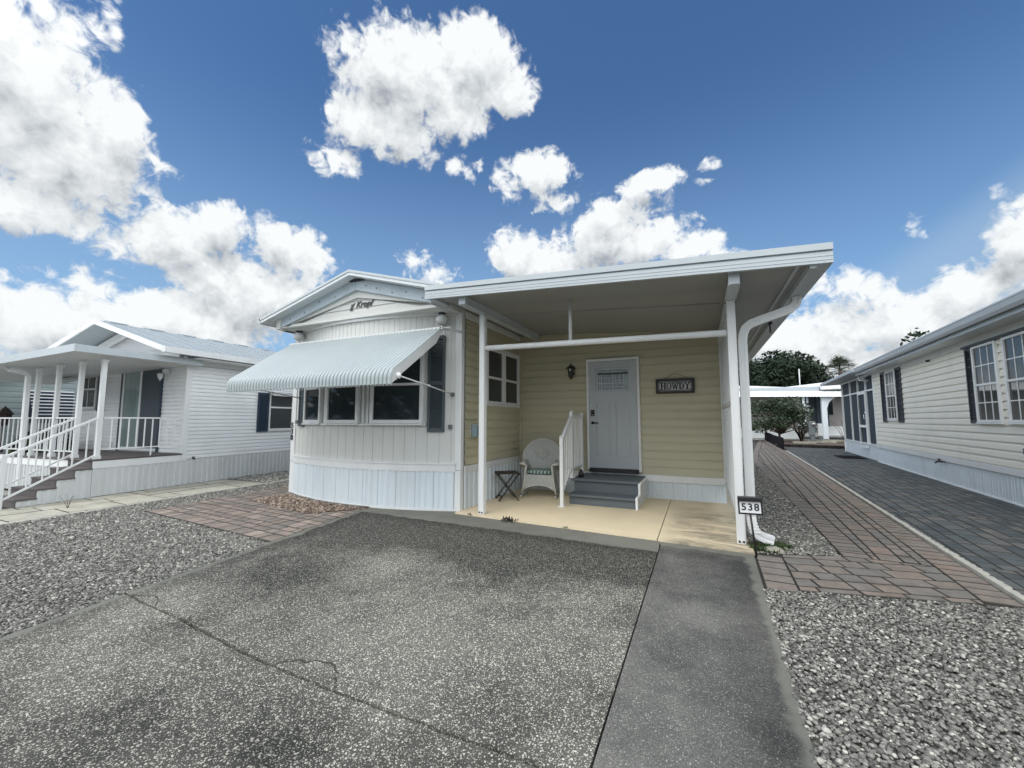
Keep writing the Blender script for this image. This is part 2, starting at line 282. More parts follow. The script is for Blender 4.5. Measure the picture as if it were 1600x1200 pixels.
def aggregate_mat(name, base, dark, pebble, scale, peb_thr, stain, edge, far):
    """exposed aggregate concrete: pebbles in a grey matrix, mildew stains; object = world metres"""
    m = bpy.data.materials.new(name); m.use_nodes = True; t = m.node_tree; p = t.nodes['Principled BSDF']; p.inputs['Roughness'].default_value = .9; p.inputs['Specular IOR Level'].default_value = .25
    def n_(ty, **k):
        q = t.nodes.new(ty)
        for a_, b_ in k.items(): setattr(q, a_, b_)
        return q
    lk = t.links.new; tcn = n_("ShaderNodeTexCoord")
    n1 = n_("ShaderNodeTexNoise"); n1.inputs['Scale'].default_value = .6; n1.inputs['Detail'].default_value = 9; n1.inputs['Roughness'].default_value = .68; lk(tcn.outputs['Object'], n1.inputs['Vector'])
    sp_ = n_("ShaderNodeSeparateXYZ"); lk(tcn.outputs['Object'], sp_.inputs[0])
    band = n_("ShaderNodeMapRange", interpolation_type='SMOOTHSTEP'); band.inputs['From Min'].default_value = 3.1; band.inputs['From Max'].default_value = 4.9; band.inputs['To Max'].default_value = stain; lk(sp_.outputs[1], band.inputs['Value'])
    band2 = n_("ShaderNodeMapRange", interpolation_type='SMOOTHSTEP'); band2.inputs['From Min'].default_value = 5.0; band2.inputs['From Max'].default_value = 5.35; band2.inputs['To Max'].default_value = stain+.05; lk(sp_.outputs[1], band2.inputs['Value'])
    s1 = n_("ShaderNodeMath", operation='ADD'); lk(n1.outputs['Fac'], s1.inputs[0]); lk(band.outputs[0], s1.inputs[1])
    s1b = n_("ShaderNodeMath", operation='SUBTRACT'); lk(s1.outputs[0], s1b.inputs[0]); lk(band2.outputs[0], s1b.inputs[1])
    r1 = n_("ShaderNodeMapRange"); r1.inputs['From Min'].default_value = .43; r1.inputs['From Max'].default_value = .62; lk(s1b.outputs[0], r1.inputs['Value'])
    nf = n_("ShaderNodeTexNoise"); nf.inputs['Scale'].default_value = 95; nf.inputs['Detail'].default_value = 6; nf.inputs['Roughness'].default_value = .8; lk(tcn.outputs['Object'], nf.inputs['Vector'])
    mb_ = n_("ShaderNodeMix", data_type='RGBA'); mb_.inputs[6].default_value = (*base, 1); mb_.inputs[7].default_value = (*dark, 1); lk(r1.outputs[0], mb_.inputs[0])
    fr = n_("ShaderNodeMapRange"); fr.inputs['From Min'].default_value = .3; fr.inputs['From Max'].default_value = .7; fr.inputs['To Min'].default_value = .40; fr.inputs['To Max'].default_value = 1.7; lk(nf.outputs['Fac'], fr.inputs['Value'])
    hs = n_("ShaderNodeHueSaturation"); lk(mb_.outputs[2], hs.inputs['Color']); lk(fr.outputs[0], hs.inputs['Value'])
    cur = hs.outputs[0]; hgt = None
    for k, (sc_, thr, rad) in enumerate(((scale, peb_thr, .36), (scale*1.9, peb_thr+.04, .34))):
        v = n_("ShaderNodeTexVoronoi", feature='F1'); v.inputs['Scale'].default_value = sc_; v.inputs['Randomness'].default_value = 1
        lk(tcn.outputs['Object'], v.inputs['Vector'])
        cs = n_("ShaderNodeSeparateXYZ"); lk(v.outputs['Color'], cs.inputs[0])
        gt = n_("ShaderNodeMath", operation='GREATER_THAN'); gt.inputs[1].default_value = thr; lk(cs.outputs[0], gt.inputs[0])
        rd = n_("ShaderNodeMath", operation='MULTIPLY_ADD'); rd.inputs[1].default_value = .25; rd.inputs[2].default_value = rad-.1; lk(cs.outputs[1], rd.inputs[0])
        dm = n_("ShaderNodeMath", operation='SUBTRACT'); lk(rd.outputs[0], dm.inputs[0]); lk(v.outputs['Distance'], dm.inputs[1])
        sm_ = n_("ShaderNodeMapRange", interpolation_type='SMOOTHSTEP'); sm_.inputs['From Max'].default_value = .08; lk(dm.outputs[0], sm_.inputs['Value'])
        al = n_("ShaderNodeMath", operation='MULTIPLY'); lk(sm_.outputs[0], al.inputs[0]); lk(gt.outputs[0], al.inputs[1])
        pc = n_("ShaderNodeMix", data_type='RGBA'); pc.inputs[6].default_value = (pebble[0]*.45, pebble[1]*.45, pebble[2]*.43, 1); pc.inputs[7].default_value = (*pebble, 1); lk(cs.outputs[2], pc.inputs[0])
        fade = n_("ShaderNodeMapRange"); fade.inputs['To Min'].default_value = 1; fade.inputs['To Max'].default_value = .5; lk(r1.outputs[0], fade.inputs['Value'])
        al2 = n_("ShaderNodeMath", operation='MULTIPLY'); lk(al.outputs[0], al2.inputs[0]); lk(fade.outputs[0], al2.inputs[1])
        m2 = n_("ShaderNodeMix", data_type='RGBA'); lk(al2.outputs[0], m2.inputs[0]); lk(cur, m2.inputs[6]); lk(pc.outputs[2], m2.inputs[7]); cur = m2.outputs[2]
        if hgt is None: hgt = al.outputs[0]
    # troweled smooth margin along the slab's own edges
    ex = n_("ShaderNodeMath", operation='MULTIPLY_ADD'); ex.inputs[1].default_value = edge[1]; ex.inputs[2].default_value = edge[0]; lk(sp_.outputs[1], ex.inputs[0])
    ed = n_("ShaderNodeMath", operation='SUBTRACT'); lk(sp_.outputs[0], ed.inputs[0]); lk(ex.outputs[0], ed.inputs[1])
    es = n_("ShaderNodeMath", operation='MULTIPLY'); es.inputs[1].default_value = edge[2]; lk(ed.outputs[0], es.inputs[0])
    fx = n_("ShaderNodeMath", operation='MULTIPLY_ADD'); fx.inputs[1].default_value = -.03; fx.inputs[2].default_value = far; lk(sp_.outputs[0], fx.inputs[0])
    fd = n_("ShaderNodeMath", operation='SUBTRACT'); lk(fx.outputs[0], fd.inputs[0]); lk(sp_.outputs[1], fd.inputs[1])
    fd2 = n_("ShaderNodeMath", operation='ADD'); fd2.inputs[1].default_value = .04; lk(fd.outputs[0], fd2.inputs[0])
    mn_ = n_("ShaderNodeMath", operation='MINIMUM'); lk(es.outputs[0], mn_.inputs[0]); lk(fd2.outputs[0], mn_.inputs[1])
    ne = n_("ShaderNodeTexNoise"); ne.inputs['Scale'].default_value = 4.5; ne.inputs['Detail'].default_value = 6; lk(tcn.outputs['Object'], ne.inputs['Vector'])
    nw = n_("ShaderNodeMath", operation='MULTIPLY_ADD'); nw.inputs[1].default_value = -.22; lk(ne.outputs['Fac'], nw.inputs[0]); lk(mn_.outputs[0], nw.inputs[2])
    em = n_("ShaderNodeMapRange", interpolation_type='SMOOTHSTEP'); em.inputs['From Min'].default_value = -.015; em.inputs['From Max'].default_value = -.075; lk(nw.outputs[0], em.inputs['Value'])
    dk = n_("ShaderNodeMapRange", interpolation_type='SMOOTHSTEP'); dk.inputs['From Min'].default_value = .30; dk.inputs['From Max'].default_value = -.04; dk.inputs['To Min'].default_value = 1.0; dk.inputs['To Max'].default_value = .66; lk(nw.outputs[0], dk.inputs['Value'])
    h2 = n_("ShaderNodeHueSaturation"); lk(cur, h2.inputs['Color']); lk(dk.outputs[0], h2.inputs['Value'])
    sc2 = n_("ShaderNodeMix", data_type='RGBA'); sc2.inputs[6].default_value = (.20, .20, .172, 1); sc2.inputs[7].default_value = (.11, .11, .096, 1)
    nr = n_("ShaderNodeMapRange"); nr.inputs['From Min'].default_value = .35; nr.inputs['From Max'].default_value = .7; lk(n1.outputs['Fac'], nr.inputs['Value']); lk(nr.outputs[0], sc2.inputs[0])
    fin = n_("ShaderNodeMix", data_type='RGBA'); lk(em.outputs[0], fin.inputs[0]); lk(h2.outputs[0], fin.inputs[6]); lk(sc2.outputs[2], fin.inputs[7]); cur = fin.outputs[2]
    inv = n_("ShaderNodeMath", operation='SUBTRACT'); inv.inputs[0].default_value = 1; lk(em.outputs[0], inv.inputs[1])
    hg2 = n_("ShaderNodeMath", operation='MULTIPLY'); lk(hgt, hg2.inputs[0]); lk(inv.outputs[0], hg2.inputs[1]); hgt = hg2.outputs[0]
    lk(cur, p.inputs['Base Color'])
    ha = n_("ShaderNodeMath", operation='MULTIPLY_ADD'); ha.inputs[1].default_value = .6; lk(nf.outputs['Fac'], ha.inputs[0]); lk(hgt, ha.inputs[2])
    b = n_("ShaderNodeBump"); b.inputs['Strength'].default_value = .6; b.inputs['Distance'].default_value = .008; lk(ha.outputs[0], b.inputs['Height']); lk(b.outputs[0], p.inputs['Normal'])
    return m

M = {}
M['white_vinyl'] = mat('white_vinyl', (.72, .735, .735), .38, var=.04, vscale=2.5, dirt=(.42, .43, .40), dscale=1.6, damt=.22, stretch=(1, 1, .35), bump=.05, bscale=8)
M['skirt'] = mat('skirt_vinyl', (.66, .72, .76), .34, var=.05, vscale=2, dirt=(.40, .43, .42), dscale=1.3, damt=.25, stretch=(1, 1, .3), bump=.06, bscale=5)
M['greige'] = mat('greige_panel', (.58, .59, .565), .5, var=.04, vscale=2, dirt=(.42, .42, .38), dscale=1.5, damt=.3, stretch=(1, 1, .25), bump=.05, bscale=8)
M['rake'] = mat('weathered_rake_paint', (.46, .53, .58), .55, var=.10, vscale=5, dirt=(.28, .34, .38), dscale=4, damt=.5, bump=.1, bscale=30)
M['roof_white'] = mat('roof_metal_white', (.62, .66, .68), .4, var=.05, vscale=2, dirt=(.4, .42, .42), dscale=1, damt=.3)
M['fascia'] = mat('fascia_aluminium', (.47, .515, .54), .38, var=.04, vscale=2, dirt=(.36, .39, .39), dscale=2.2, damt=.35, stretch=(.3, 1, 2))
M['yellow'] = mat('yellow_vinyl_siding', (.48, .45, .325), .5, var=.05, vscale=1.6, dirt=(.42, .38, .24), dscale=1.1, damt=.25, bump=.06, bscale=60, stretch=(.3, .3, 2))
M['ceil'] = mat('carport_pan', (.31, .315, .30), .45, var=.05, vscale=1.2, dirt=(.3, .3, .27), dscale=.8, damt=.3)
M['trim'] = mat('white_trim', (.60, .62, .62), .4, var=.03, vscale=3, dirt=(.45, .45, .42), dscale=2.3, damt=.2)
M['awning'] = mat('awning_aluminium', (.38, .425, .435), .34, var=.05, vscale=1.5, dirt=(.42, .47, .46), dscale=1.4, damt=.35)
M['door'] = mat('grey_door_paint', (.40, .43, .45), .4, var=.03, vscale=2)
M['black'] = mat('black_paint', (.015, .015, .016), .4)
M['rubber'] = mat('black_rubber', (.01, .01, .012), .95, spec=.1)
M['shutter'] = mat('slate_shutter', (.062, .08, .09), .45, var=.06, vscale=4)
M['navy'] = mat('navy_shutter', (.022, .04, .065), .5, var=.06, vscale=4)
M['blk_shutter'] = mat('black_shutter', (.02, .023, .03), .45, var=.06)
M['glass'] = mat('dark_window_glass', (.024, .032, .036), .04, spec=.5)
M['glass2'] = mat('screened_window_glass', (.035, .042, .044), .22, spec=.5, var=.12, vscale=3)
M['screen'] = mat('porch_screen_mesh', (.045, .06, .072), .75, var=.1, vscale=2, spec=.2)
M['steel'] = mat('satin_steel', (.35, .34, .32), .35, metal=.9)
M['bronze'] = mat('dark_bronze', (.03, .022, .018), .4, metal=.3)
M['globe'] = mat('opal_globe', (.62, .64, .64), .2)
M['step'] = mat('slate_composite_step', (.105, .125, .14), .6, var=.08, vscale=3, dirt=(.16, .18, .19), dscale=3, damt=.4, bump=.25, bscale=120, stretch=(.15, 1, 1))
M['deck'] = mat('brown_grey_deck', (.10, .088, .086), .65, var=.1, vscale=3, bump=.2, bscale=100, stretch=(.2, 1, 1))
M['wicker'] = mat('white_wicker', (.50, .51, .49), .6, var=.1, vscale=30, bump=.6, bscale=160)
M['wicker_rim'] = mat('white_wicker_rim', (.56, .56, .52), .5, var=.06, vscale=20, bump=.4, bscale=140)
M['darkwood'] = mat('dark_wood', (.022, .016, .013), .5, var=.2, vscale=12, bump=.2, bscale=50)
M['siding_w'] = mat('white_lap_siding', (.78, .80, .81), .45, var=.03, vscale=2, dirt=(.5, .52, .54), dscale=1.2, damt=.25)
M['skirt_l'] = mat('pale_grey_skirting', (.58, .60, .60), .45, var=.05, vscale=2, dirt=(.38, .39, .38), dscale=1.4, damt=.35, stretch=(1, 1, .3))
M['siding_c'] = mat('cream_lap_siding', (.77, .745, .655), .5, var=.03, vscale=2, dirt=(.44, .44, .40), dscale=1.1, damt=.25)
M['siding_g'] = mat('grey_green_siding', (.27, .32, .32), .55, var=.05)
M['siding_tan'] = mat('tan_lap_siding', (.38, .36, .33), .6, var=.06)
M['gutter'] = mat('grey_gutter', (.42, .46, .49), .4, var=.05, vscale=2, dirt=(.28, .3, .31), dscale=2, damt=.4)
M['roof_metal'] = mat('neighbour_metal_roof', (.33, .37, .39), .5, metal=0.0, var=.06, vscale=2)
M['bright'] = mat('bright_white_metal', (.82, .83, .83), .4)
M['porch_conc'] = None
M['bark'] = mat('bark', (.09, .07, .055), .9, var=.25, vscale=8, bump=.6, bscale=30)
M['dent'] = None
M['util'] = mat('utility_grey_metal', (.13, .15, .155), .5, var=.1)
M['ground'] = mat('sandy_gravel_ground', (.23, .225, .205), .95, var=.3, vscale=1.2, dirt=(.14, .15, .12), dscale=.5, damt=.6, bump=.5, bscale=50)
M['smooth_conc'] = mat('smooth_concrete', (.155, .155, .142), .85, var=.25, vscale=5, dirt=(.075, .075, .07), dscale=2.5, damt=.85, bump=.2, bscale=90)
M['aggregate'] = aggregate_mat('exposed_aggregate', (.122, .118, .103), (.028, .029, .026), (.70, .67, .58), 78, .40, .29, (-4.205, -.178, 1), 5.06)
M['walk'] = aggregate_mat('fine_aggregate', (.145, .142, .13), (.056, .056, .054), (.46, .455, .42), 95, .60, .10, (.385, .012, -1), 5.3)
M['joint'] = mat('joint_dirt', (.045, .042, .036), .95, var=.3, vscale=10)
M['gravel_bed'] = mat('gravel_bed', (.15, .148, .13), .95, var=.4, vscale=25, bump=.8, bscale=80)
M['stone'] = ramp_mat('river_gravel', [(0, (.08, .08, .074)), (.3, (.15, .147, .135)), (.6, (.21, .205, .185)), (.85, (.30, .29, .26)), (1, (.56, .54, .48))], .8, nscale=60, namt=.25)
M['stone_brown'] = ramp_mat('brown_river_stone', [(0, (.08, .06, .05)), (.4, (.19, .14, .11)), (.7, (.28, .215, .165)), (1, (.45, .38, .31))], .8, nscale=60, namt=.25)
M['paver'] = ramp_mat('red_grey_paver', [(0, (.155, .152, .142)), (.35, (.185, .168, .15)), (.7, (.205, .175, .15)), (1, (.225, .175, .145))], .9, nscale=7, namt=.28, bump=.4, bscale=120)
M['paver_b'] = ramp_mat('tan_paver', [(0, (.17, .155, .14)), (.4, (.215, .18, .155)), (.8, (.26, .21, .18)), (1, (.31, .255, .215))], .9, nscale=5, namt=.3, bump=.4, bscale=120)
M['paver_g'] = ramp_mat('charcoal_paver', [(0, (.06, .072, .08)), (.5, (.085, .10, .105)), (1, (.13, .125, .12))], .85, nscale=6, namt=.3, bump=.4, bscale=120)
M['flag'] = ramp_mat('pale_flagstone', [(0, (.30, .29, .24)), (1, (.46, .44, .37))], .9, nscale=3, namt=.25, bump=.3, bscale=60)
M['scallop'] = mat('scalloped_concrete_edging', (.40, .39, .35), .9, var=.2, vscale=8, bump=.4, bscale=60)
M['mulch'] = mat('brown_mulch', (.085, .06, .045), .95, var=.5, vscale=6, bump=1, bscale=25)
M['leaf'] = ramp_mat('citrus_leaves', [(0, (.012, .024, .010)), (.6, (.028, .052, .020)), (1, (.085, .11, .045))], .45, spec=.5)
M['oak'] = ramp_mat('oak_leaves', [(0, (.010, .020, .012)), (.6, (.022, .042, .022)), (1, (.05, .075, .035))], .6)
M['palmleaf'] = ramp_mat('palm_fronds', [(0, (.03, .045, .028)), (1, (.085, .11, .06))], .6)
M['weed'] = ramp_mat('weed_leaves', [(0, (.02, .035, .012)), (1, (.07, .11, .035))], .6)
M['paper'] = mat('sign_face_white', (.74, .75, .76), .5)
M['plank'] = mat('grey_plank', (.50, .50, .50), .7, var=.25, vscale=18, bump=.3, bscale=50)

def concrete_tan():
    m = mat('tan_painted_concrete', (.66, .56, .39), .75, var=.07, vscale=2, bump=.15, bscale=80)
    t = m.node_tree; p = t.nodes['Principled BSDF']; src = p.inputs['Base Color'].links[0].from_socket
    tcn = t.nodes.new("ShaderNodeTexCoord"); sp_ = t.nodes.new("ShaderNodeSeparateXYZ"); t.links.new(tcn.outputs['Object'], sp_.inputs[0])
    n = t.nodes.new("ShaderNodeTexNoise"); n.inputs['Scale'].default_value = 2.6; n.inputs['Detail'].default_value = 10; n.inputs['Roughness'].default_value = .72; n.inputs['Distortion'].default_value = .6
    mp = t.nodes.new("ShaderNodeMapping"); mp.inputs['Scale'].default_value = (.55, 1.6, 1); t.links.new(tcn.outputs['Object'], mp.inputs[0]); t.links.new(mp.outputs[0], n.inputs['Vector'])
    # mildew lives on the right-hand bay of the slab
    a = t.nodes.new("ShaderNodeMapRange"); a.interpolation_type = 'SMOOTHSTEP'; a.inputs['From Min'].default_value = -.6; a.inputs['From Max'].default_value = -.2; t.links.new(sp_.outputs[0], a.inputs['Value'])
    b = t.nodes.new("ShaderNodeMapRange"); b.interpolation_type = 'SMOOTHSTEP'; b.inputs['From Min'].default_value = 7.9; b.inputs['From Max'].default_value = 7.1; t.links.new(sp_.outputs[1], b.inputs['Value'])
    ab = t.nodes.new("ShaderNodeMath"); ab.operation = 'MULTIPLY'; t.links.new(a.outputs[0], ab.inputs[0]); t.links.new(b.outputs[0], ab.inputs[1])
    s_ = t.nodes.new("ShaderNodeMapRange"); s_.inputs['From Min'].default_value = .40; s_.inputs['From Max'].default_value = .66; s_.inputs['To Max'].default_value = .85; t.links.new(n.outputs['Fac'], s_.inputs['Value'])
    ff = t.nodes.new("ShaderNodeMath"); ff.operation = 'MULTIPLY'; t.links.new(ab.outputs[0], ff.inputs[0]); t.links.new(s_.outputs[0], ff.inputs[1])
    mx_ = t.nodes.new("ShaderNodeMix"); mx_.data_type = 'RGBA'; t.links.new(ff.outputs[0], mx_.inputs[0]); t.links.new(src, mx_.inputs[6]); mx_.inputs[7].default_value = (.12, .11, .085, 1)
    t.links.new(mx_.outputs[2], p.inputs['Base Color']); return m
M['porch_conc'] = concrete_tan()
M['cushion'] = mat('green_stripe_cushion', (.12, .22, .20), .8, bump=.2, bscale=60)
def cushion_stripes():
    t = M['cushion'].node_tree; p = t.nodes['Principled BSDF']; tcn = t.nodes.new("ShaderNodeTexCoord")
    mp = t.nodes.new("ShaderNodeMapping"); mp.inputs['Rotation'].default_value = (0, 0, R(28)); t.links.new(tcn.outputs['Object'], mp.inputs[0])
    wv = t.nodes.new("ShaderNodeTexWave"); wv.inputs['Scale'].default_value = 5.2; wv.inputs['Distortion'].default_value = 1.2; t.links.new(mp.outputs[0], wv.inputs[0])
    c_ = t.nodes.new("ShaderNodeValToRGB"); c_.color_ramp.elements[0].color = (.05, .12, .11, 1); c_.color_ramp.elements[0].position = .35; c_.color_ramp.elements[1].color = (.42, .50, .45, 1); c_.color_ramp.elements[1].position = .6
    t.links.new(wv.outputs[0], c_.inputs[0]); t.links.new(c_.outputs[0], p.inputs['Base Color'])
cushion_stripes()
M['artglass'] = mat('leaded_art_glass', (.20, .25, .27), .15, spec=.6, var=.35, vscale=22, bump=.5, bscale=60)
M['came'] = mat('lead_came', (.42, .45, .46), .35, metal=.6)
M['curtain'] = mat('pale_curtain_behind_glass', (.24, .30, .30), .08, var=.3, vscale=2.2, spec=.6, stretch=(4, 1, .6))
def xf(mb, o, u, n):
    """maps local (along u, out along n, up) to space"""
    o = Vector(o); u = Vector((u[0], u[1], 0)).normalized(); n = Vector((n[0], n[1], 0)).normalized()
    mb.v = [tuple(o + u*p[0] + n*p[1] + Vector((0, 0, p[2]))) for p in mb.v]; return mb
def lap(mb, bounds, z0, z1, course, lip=.024, mi=0):
    """horizontal lap siding in (u, n, z); bounds(z) gives the two ends"""
    z = z0
    while z < z1-1e-4:
        t = min(z+course, z1); a0, b0 = bounds(z); a1, b1 = bounds(t); k = (t-z)/course
        if b0-a0 > .01 and b1-a1 > -.01:
            am, bm_ = a0+(a1-a0)*.62, b0+(b1-b0)*.62
            mb.add([(a0, .0, z), (b0, .0, z), (b0, lip, z), (a0, lip, z), (bm_, lip*.72, z+.62*course*k), (am, lip*.72, z+.62*course*k), (b1-(b1-b0)*.2, lip*.22, z+.8*course*k), (a1-(a1-a0)*.2, lip*.22, z+.8*course*k), (b1, .001, t), (a1, .001, t)],
                   [(0, 1, 2, 3), (3, 2, 4, 5), (5, 4, 6, 7), (7, 6, 8, 9)], 0, mi)
        z = t
    return mb
def skirt_profile(L, pitch=.33, seam=.006, amp=.006, seed=1):
    """(u, n) points of a ribbed skirting sheet"""
    rr = random.Random(seed); pts = [(0, 0)]; u = 0
    while u < L-.02:
        w_ = min(pitch*rr.uniform(.92, 1.08), L-u); a = amp*rr.uniform(.5, 1.2)
        for f, h in ((.015, .0), (.04, .5), (.2, .9), (.30, -.3), (.36, .55), (.52, 1.0), (.64, -.2), (.70, .5), (.90, .8), (.97, .4)):
            pts.append((u+w_*f, a*h))
        pts.append((u+w_-.003, -seam)); u += w_; pts.append((u, 0))
    return pts
def board_profile(L, pitch=.115, g=.007, w=.007):
    pts = [(0, 0)]; u = pitch
    while u < L-.01:
        pts += [(u-w, 0), (u-w*.3, -g), (u+w*.3, -g), (u+w, 0)]; u += pitch
    pts.append((L, 0)); return pts
def rib_profile(L, pitch=.12, h=.016):
    pts = [(0, 0)]; u = 0
    while u < L-.02:
        for f, n in ((.04, 0), (.10, h), (.46, h), (.52, 0), (.96, 0)):
            if u+pitch*f < L: pts.append((u+pitch*f, n))
        u += pitch
    pts.append((L, 0)); return pts
def curtain(mb, pts3, z0, z1, mi=0):
    """vertical sheet over a plan polyline; z0/z1 numbers or functions of the point"""
    f0 = z0 if callable(z0) else (lambda p: z0); f1 = z1 if callable(z1) else (lambda p: z1)
    v = []; f = []
    for p in pts3: v += [(p[0], p[1], f0(p)), (p[0], p[1], f1(p))]
    for i in range(len(pts3)-1): f.append((2*i, 2*i+2, 2*i+3, 2*i+1))
    return mb.add(v, f, 0, mi)

def window(parent, o, u, n, w_, h_, frame='white_vinyl', pane='glass', rail=.5, cols=0, rows=0, fw=.05, depth=.055, name='window', label=None, split=None, muntin='white_vinyl', sill=True, low_rows=None, upper_pane=None):
    fr = MB(); d = depth
    fr.box((0, .0, 0), (fw, d, h_), bev=.006); fr.box((w_-fw, 0, 0), (w_, d, h_), bev=.006)
    fr.box((fw, 0, h_-fw), (w_-fw, d-.002, h_), bev=.005); fr.box((fw, 0, 0), (w_-fw, d-.002, fw), bev=.005)
    zr = h_*rail
    if rail: fr.box((fw, 0, zr-.022), (w_-fw, d-.008, zr+.022), bev=.004)
    if split: fr.box((w_*split-.02, 0, fw), (w_*split+.02, d-.012, h_-fw))
    if sill: fr.box((-.015, 0, -.03), (w_+.015, d+.015, -.002), bev=.004)
    m_ = .010
    def mun(z0, z1, nr):
        for i in range(1, cols+1): x = fw+(w_-2*fw)*i/(cols+1); fr.box((x-m_, .0, z0), (x+m_, d-.022, z1))
        for j in range(1, nr+1): z = z0+(z1-z0)*j/(nr+1); fr.box((fw, 0, z-m_), (w_-fw, d-.024, z+m_))
    if cols or rows:
        if rail: mun(fw, zr-.02, rows if low_rows is None else low_rows); mun(zr+.02, h_-fw, rows)
        else: mun(fw, h_-fw, rows)
    fo = xf(fr, o, u, n).build(name, M[frame], parent, label=label)
    segs = [(fw, zr-.02, pane), (zr+.02, h_-fw, upper_pane or pane)] if rail else [(fw, h_-fw, pane)]
    for (a, b, pm) in segs:
        pn = MB().box((fw, .004, a), (w_-fw, d-.03, b)); xf(pn, o, u, n).build('pane', M[pm], fo)
    return fo
def shutter(parent, o, u, n, w_, h_, m='shutter', slats=True, mids=1):
    s = MB(); d = .035; s.box((0, 0, 0), (.045, d, h_), bev=.004); s.box((w_-.045, 0, 0), (w_, d, h_), bev=.004)
    s.box((.045, 0, 0), (w_-.045, d-.002, .06)); s.box((.045, 0, h_-.06), (w_-.045, d-.002, h_)); s.box((.045, 0, .06), (w_-.045, .010, h_-.06))
    if mids: s.box((.045, 0, h_*.5-.03), (w_-.045, d-.002, h_*.5+.03))
    if slats:
        z = .075
        while z < h_-.09:
            s.add([(.045, .010, z+.026), (w_-.045, .010, z+.026), (w_-.045, .030, z), (.045, .030, z), (w_-.045, .022, z-.004), (.045, .022, z-.004)], [(0, 1, 2, 3), (3, 2, 4, 5)])
            z += .032
    return xf(s, o, u, n).build('shutter', M[m], parent)

# ---------------- polygons on the ground
def clip(poly, conv):
    """Sutherland-Hodgman: poly clipped to the convex counter-clockwise polygon conv"""
    out = list(poly)
    for i in range(len(conv)):
        a = conv[i]; b = conv[(i+1) % len(conv)]; inp = out; out = []
        if not inp: break
        def side(p): return (b[0]-a[0])*(p[1]-a[1])-(b[1]-a[1])*(p[0]-a[0])
        for j in range(len(inp)):
            p = inp[j]; q = inp[(j+1) % len(inp)]; sp_ = side(p); sq = side(q)
            if sp_ >= 0: out.append(p)
            if sp_*sq < 0: t = sp_/(sp_-sq); out.append((p[0]+(q[0]-p[0])*t, p[1]+(q[1]-p[1])*t))
    return out
def area(p): return .5*sum(p[i][0]*p[(i+1) % len(p)][1]-p[(i+1) % len(p)][0]*p[i][1] for i in range(len(p)))
def ccw(p): return p if area(p) > 0 else p[::-1]
def inset(poly, d):
    n = len(poly); res = []
    for i in range(n):
        a = Vector(poly[i-1]); b = Vector(poly[i]); c = Vector(poly[(i+1) % n])
        e1 = (b-a); e2 = (c-b)
        if e1.length < 1e-5 or e2.length < 1e-5: return None
        e1.normalize(); e2.normalize(); n1 = Vector((-e1.y, e1.x)); n2 = Vector((-e2.y, e2.x)); k = 1+n1.dot(n2)
        if k < .2: k = .2
        res.append(b+(n1+n2)*(d/k))
    res = [tuple(p) for p in res]
    return res if area(res) > 0 and area(res) > .35*abs(area(poly)) - 1 else None
def stone_prism(mb, poly, z0, z1, val, gap=.004, ch=.008):
    poly = ccw(poly)
    if len(poly) < 3 or area(poly) < .0006: return
    a = inset(poly, gap); 
    if not a: return
    b = inset(a, ch)
    if not b or area(b) < 1e-5: return
    n = len(a); tz = z1
    v = [(x, y, z0) for x, y in a]+[(x, y, tz-ch*.8) for x, y in a]+[(x, y, tz) for x, y in b]
    f = [(i, (i+1) % n, n+(i+1) % n, n+i) for i in range(n)]+[(n+i, n+(i+1) % n, 2*n+(i+1) % n, 2*n+i) for i in range(n)]+[tuple(2*n+i for i in range(n))]
    mb.add(v, f[:n], val, 1 if ch > .0075 else 0); b0 = len(mb.v)-len(v)
    for q_ in f[n:2*n]: mb.f.append(tuple(b0+i for i in q_)); mb.a.append(val); mb.m.append(1); mb.sm.append(False)
    mb.f.append(tuple(b0+i for i in f[-1])); mb.a.append(val); mb.m.append(0); mb.sm.append(False)
def paver_field(mb, conv, org, ang, rowh, lens, z0, z1, seed=0, vr=(0, 1), jit=.002, two=False):
    """random-length courses, clipped to a convex outline"""
    rr = random.Random(seed); conv = ccw(conv); ca, sa = math.cos(ang), math.sin(ang)
    L = [((x-org[0])*ca+(y-org[1])*sa, -(x-org[0])*sa+(y-org[1])*ca) for x, y in conv]
    x0 = min(p[0] for p in L)-.5; x1 = max(p[0] for p in L); y0 = min(p[1] for p in L)-.3; y1 = max(p[1] for p in L)
    y = y0; k = 0
    W = lambda p: (org[0]+p[0]*ca-p[1]*sa, org[1]+p[0]*sa+p[1]*ca)
    while y < y1:
        h = rowh[k % len(rowh)]; k += 1; x = x0+rr.uniform(0, .3)
        while x < x1:
            l = rr.choice(lens); 
            if two and rr.random() < .3:
                parts = [[(x, y), (x+l, y), (x+l, y+h/2), (x, y+h/2)], [(x, y+h/2), (x+l, y+h/2), (x+l, y+h), (x, y+h)]]
            else: parts = [[(x, y), (x+l, y), (x+l, y+h), (x, y+h)]]
            for q in parts:
                c = clip([W(p) for p in q], conv)
                if len(c) >= 3: stone_prism(mb, c, z0, z1+rr.uniform(-jit, jit), rr.uniform(*vr))
            x += l
        y += h
def course(mb, p, q, width, ln, z0, z1, seed=0, vr=(0, 1), side=1):
    """soldier course from p to q lying to the left (side=1) of the line"""
    rr = random.Random(seed); p = Vector(p); q = Vector(q); d = q-p; L = d.length; d.normalize(); n = Vector((-d.y, d.x))*side; s = 0
    while s < L-.02:
        l = min(ln*rr.uniform(.98, 1.02), L-s); a = p+d*s; b = p+d*(s+l)
        stone_prism(mb, [tuple(a), tuple(b), tuple(b+n*width), tuple(a+n*width)], z0, z1+rr.uniform(-.002, .002), rr.uniform(*vr)); s += l
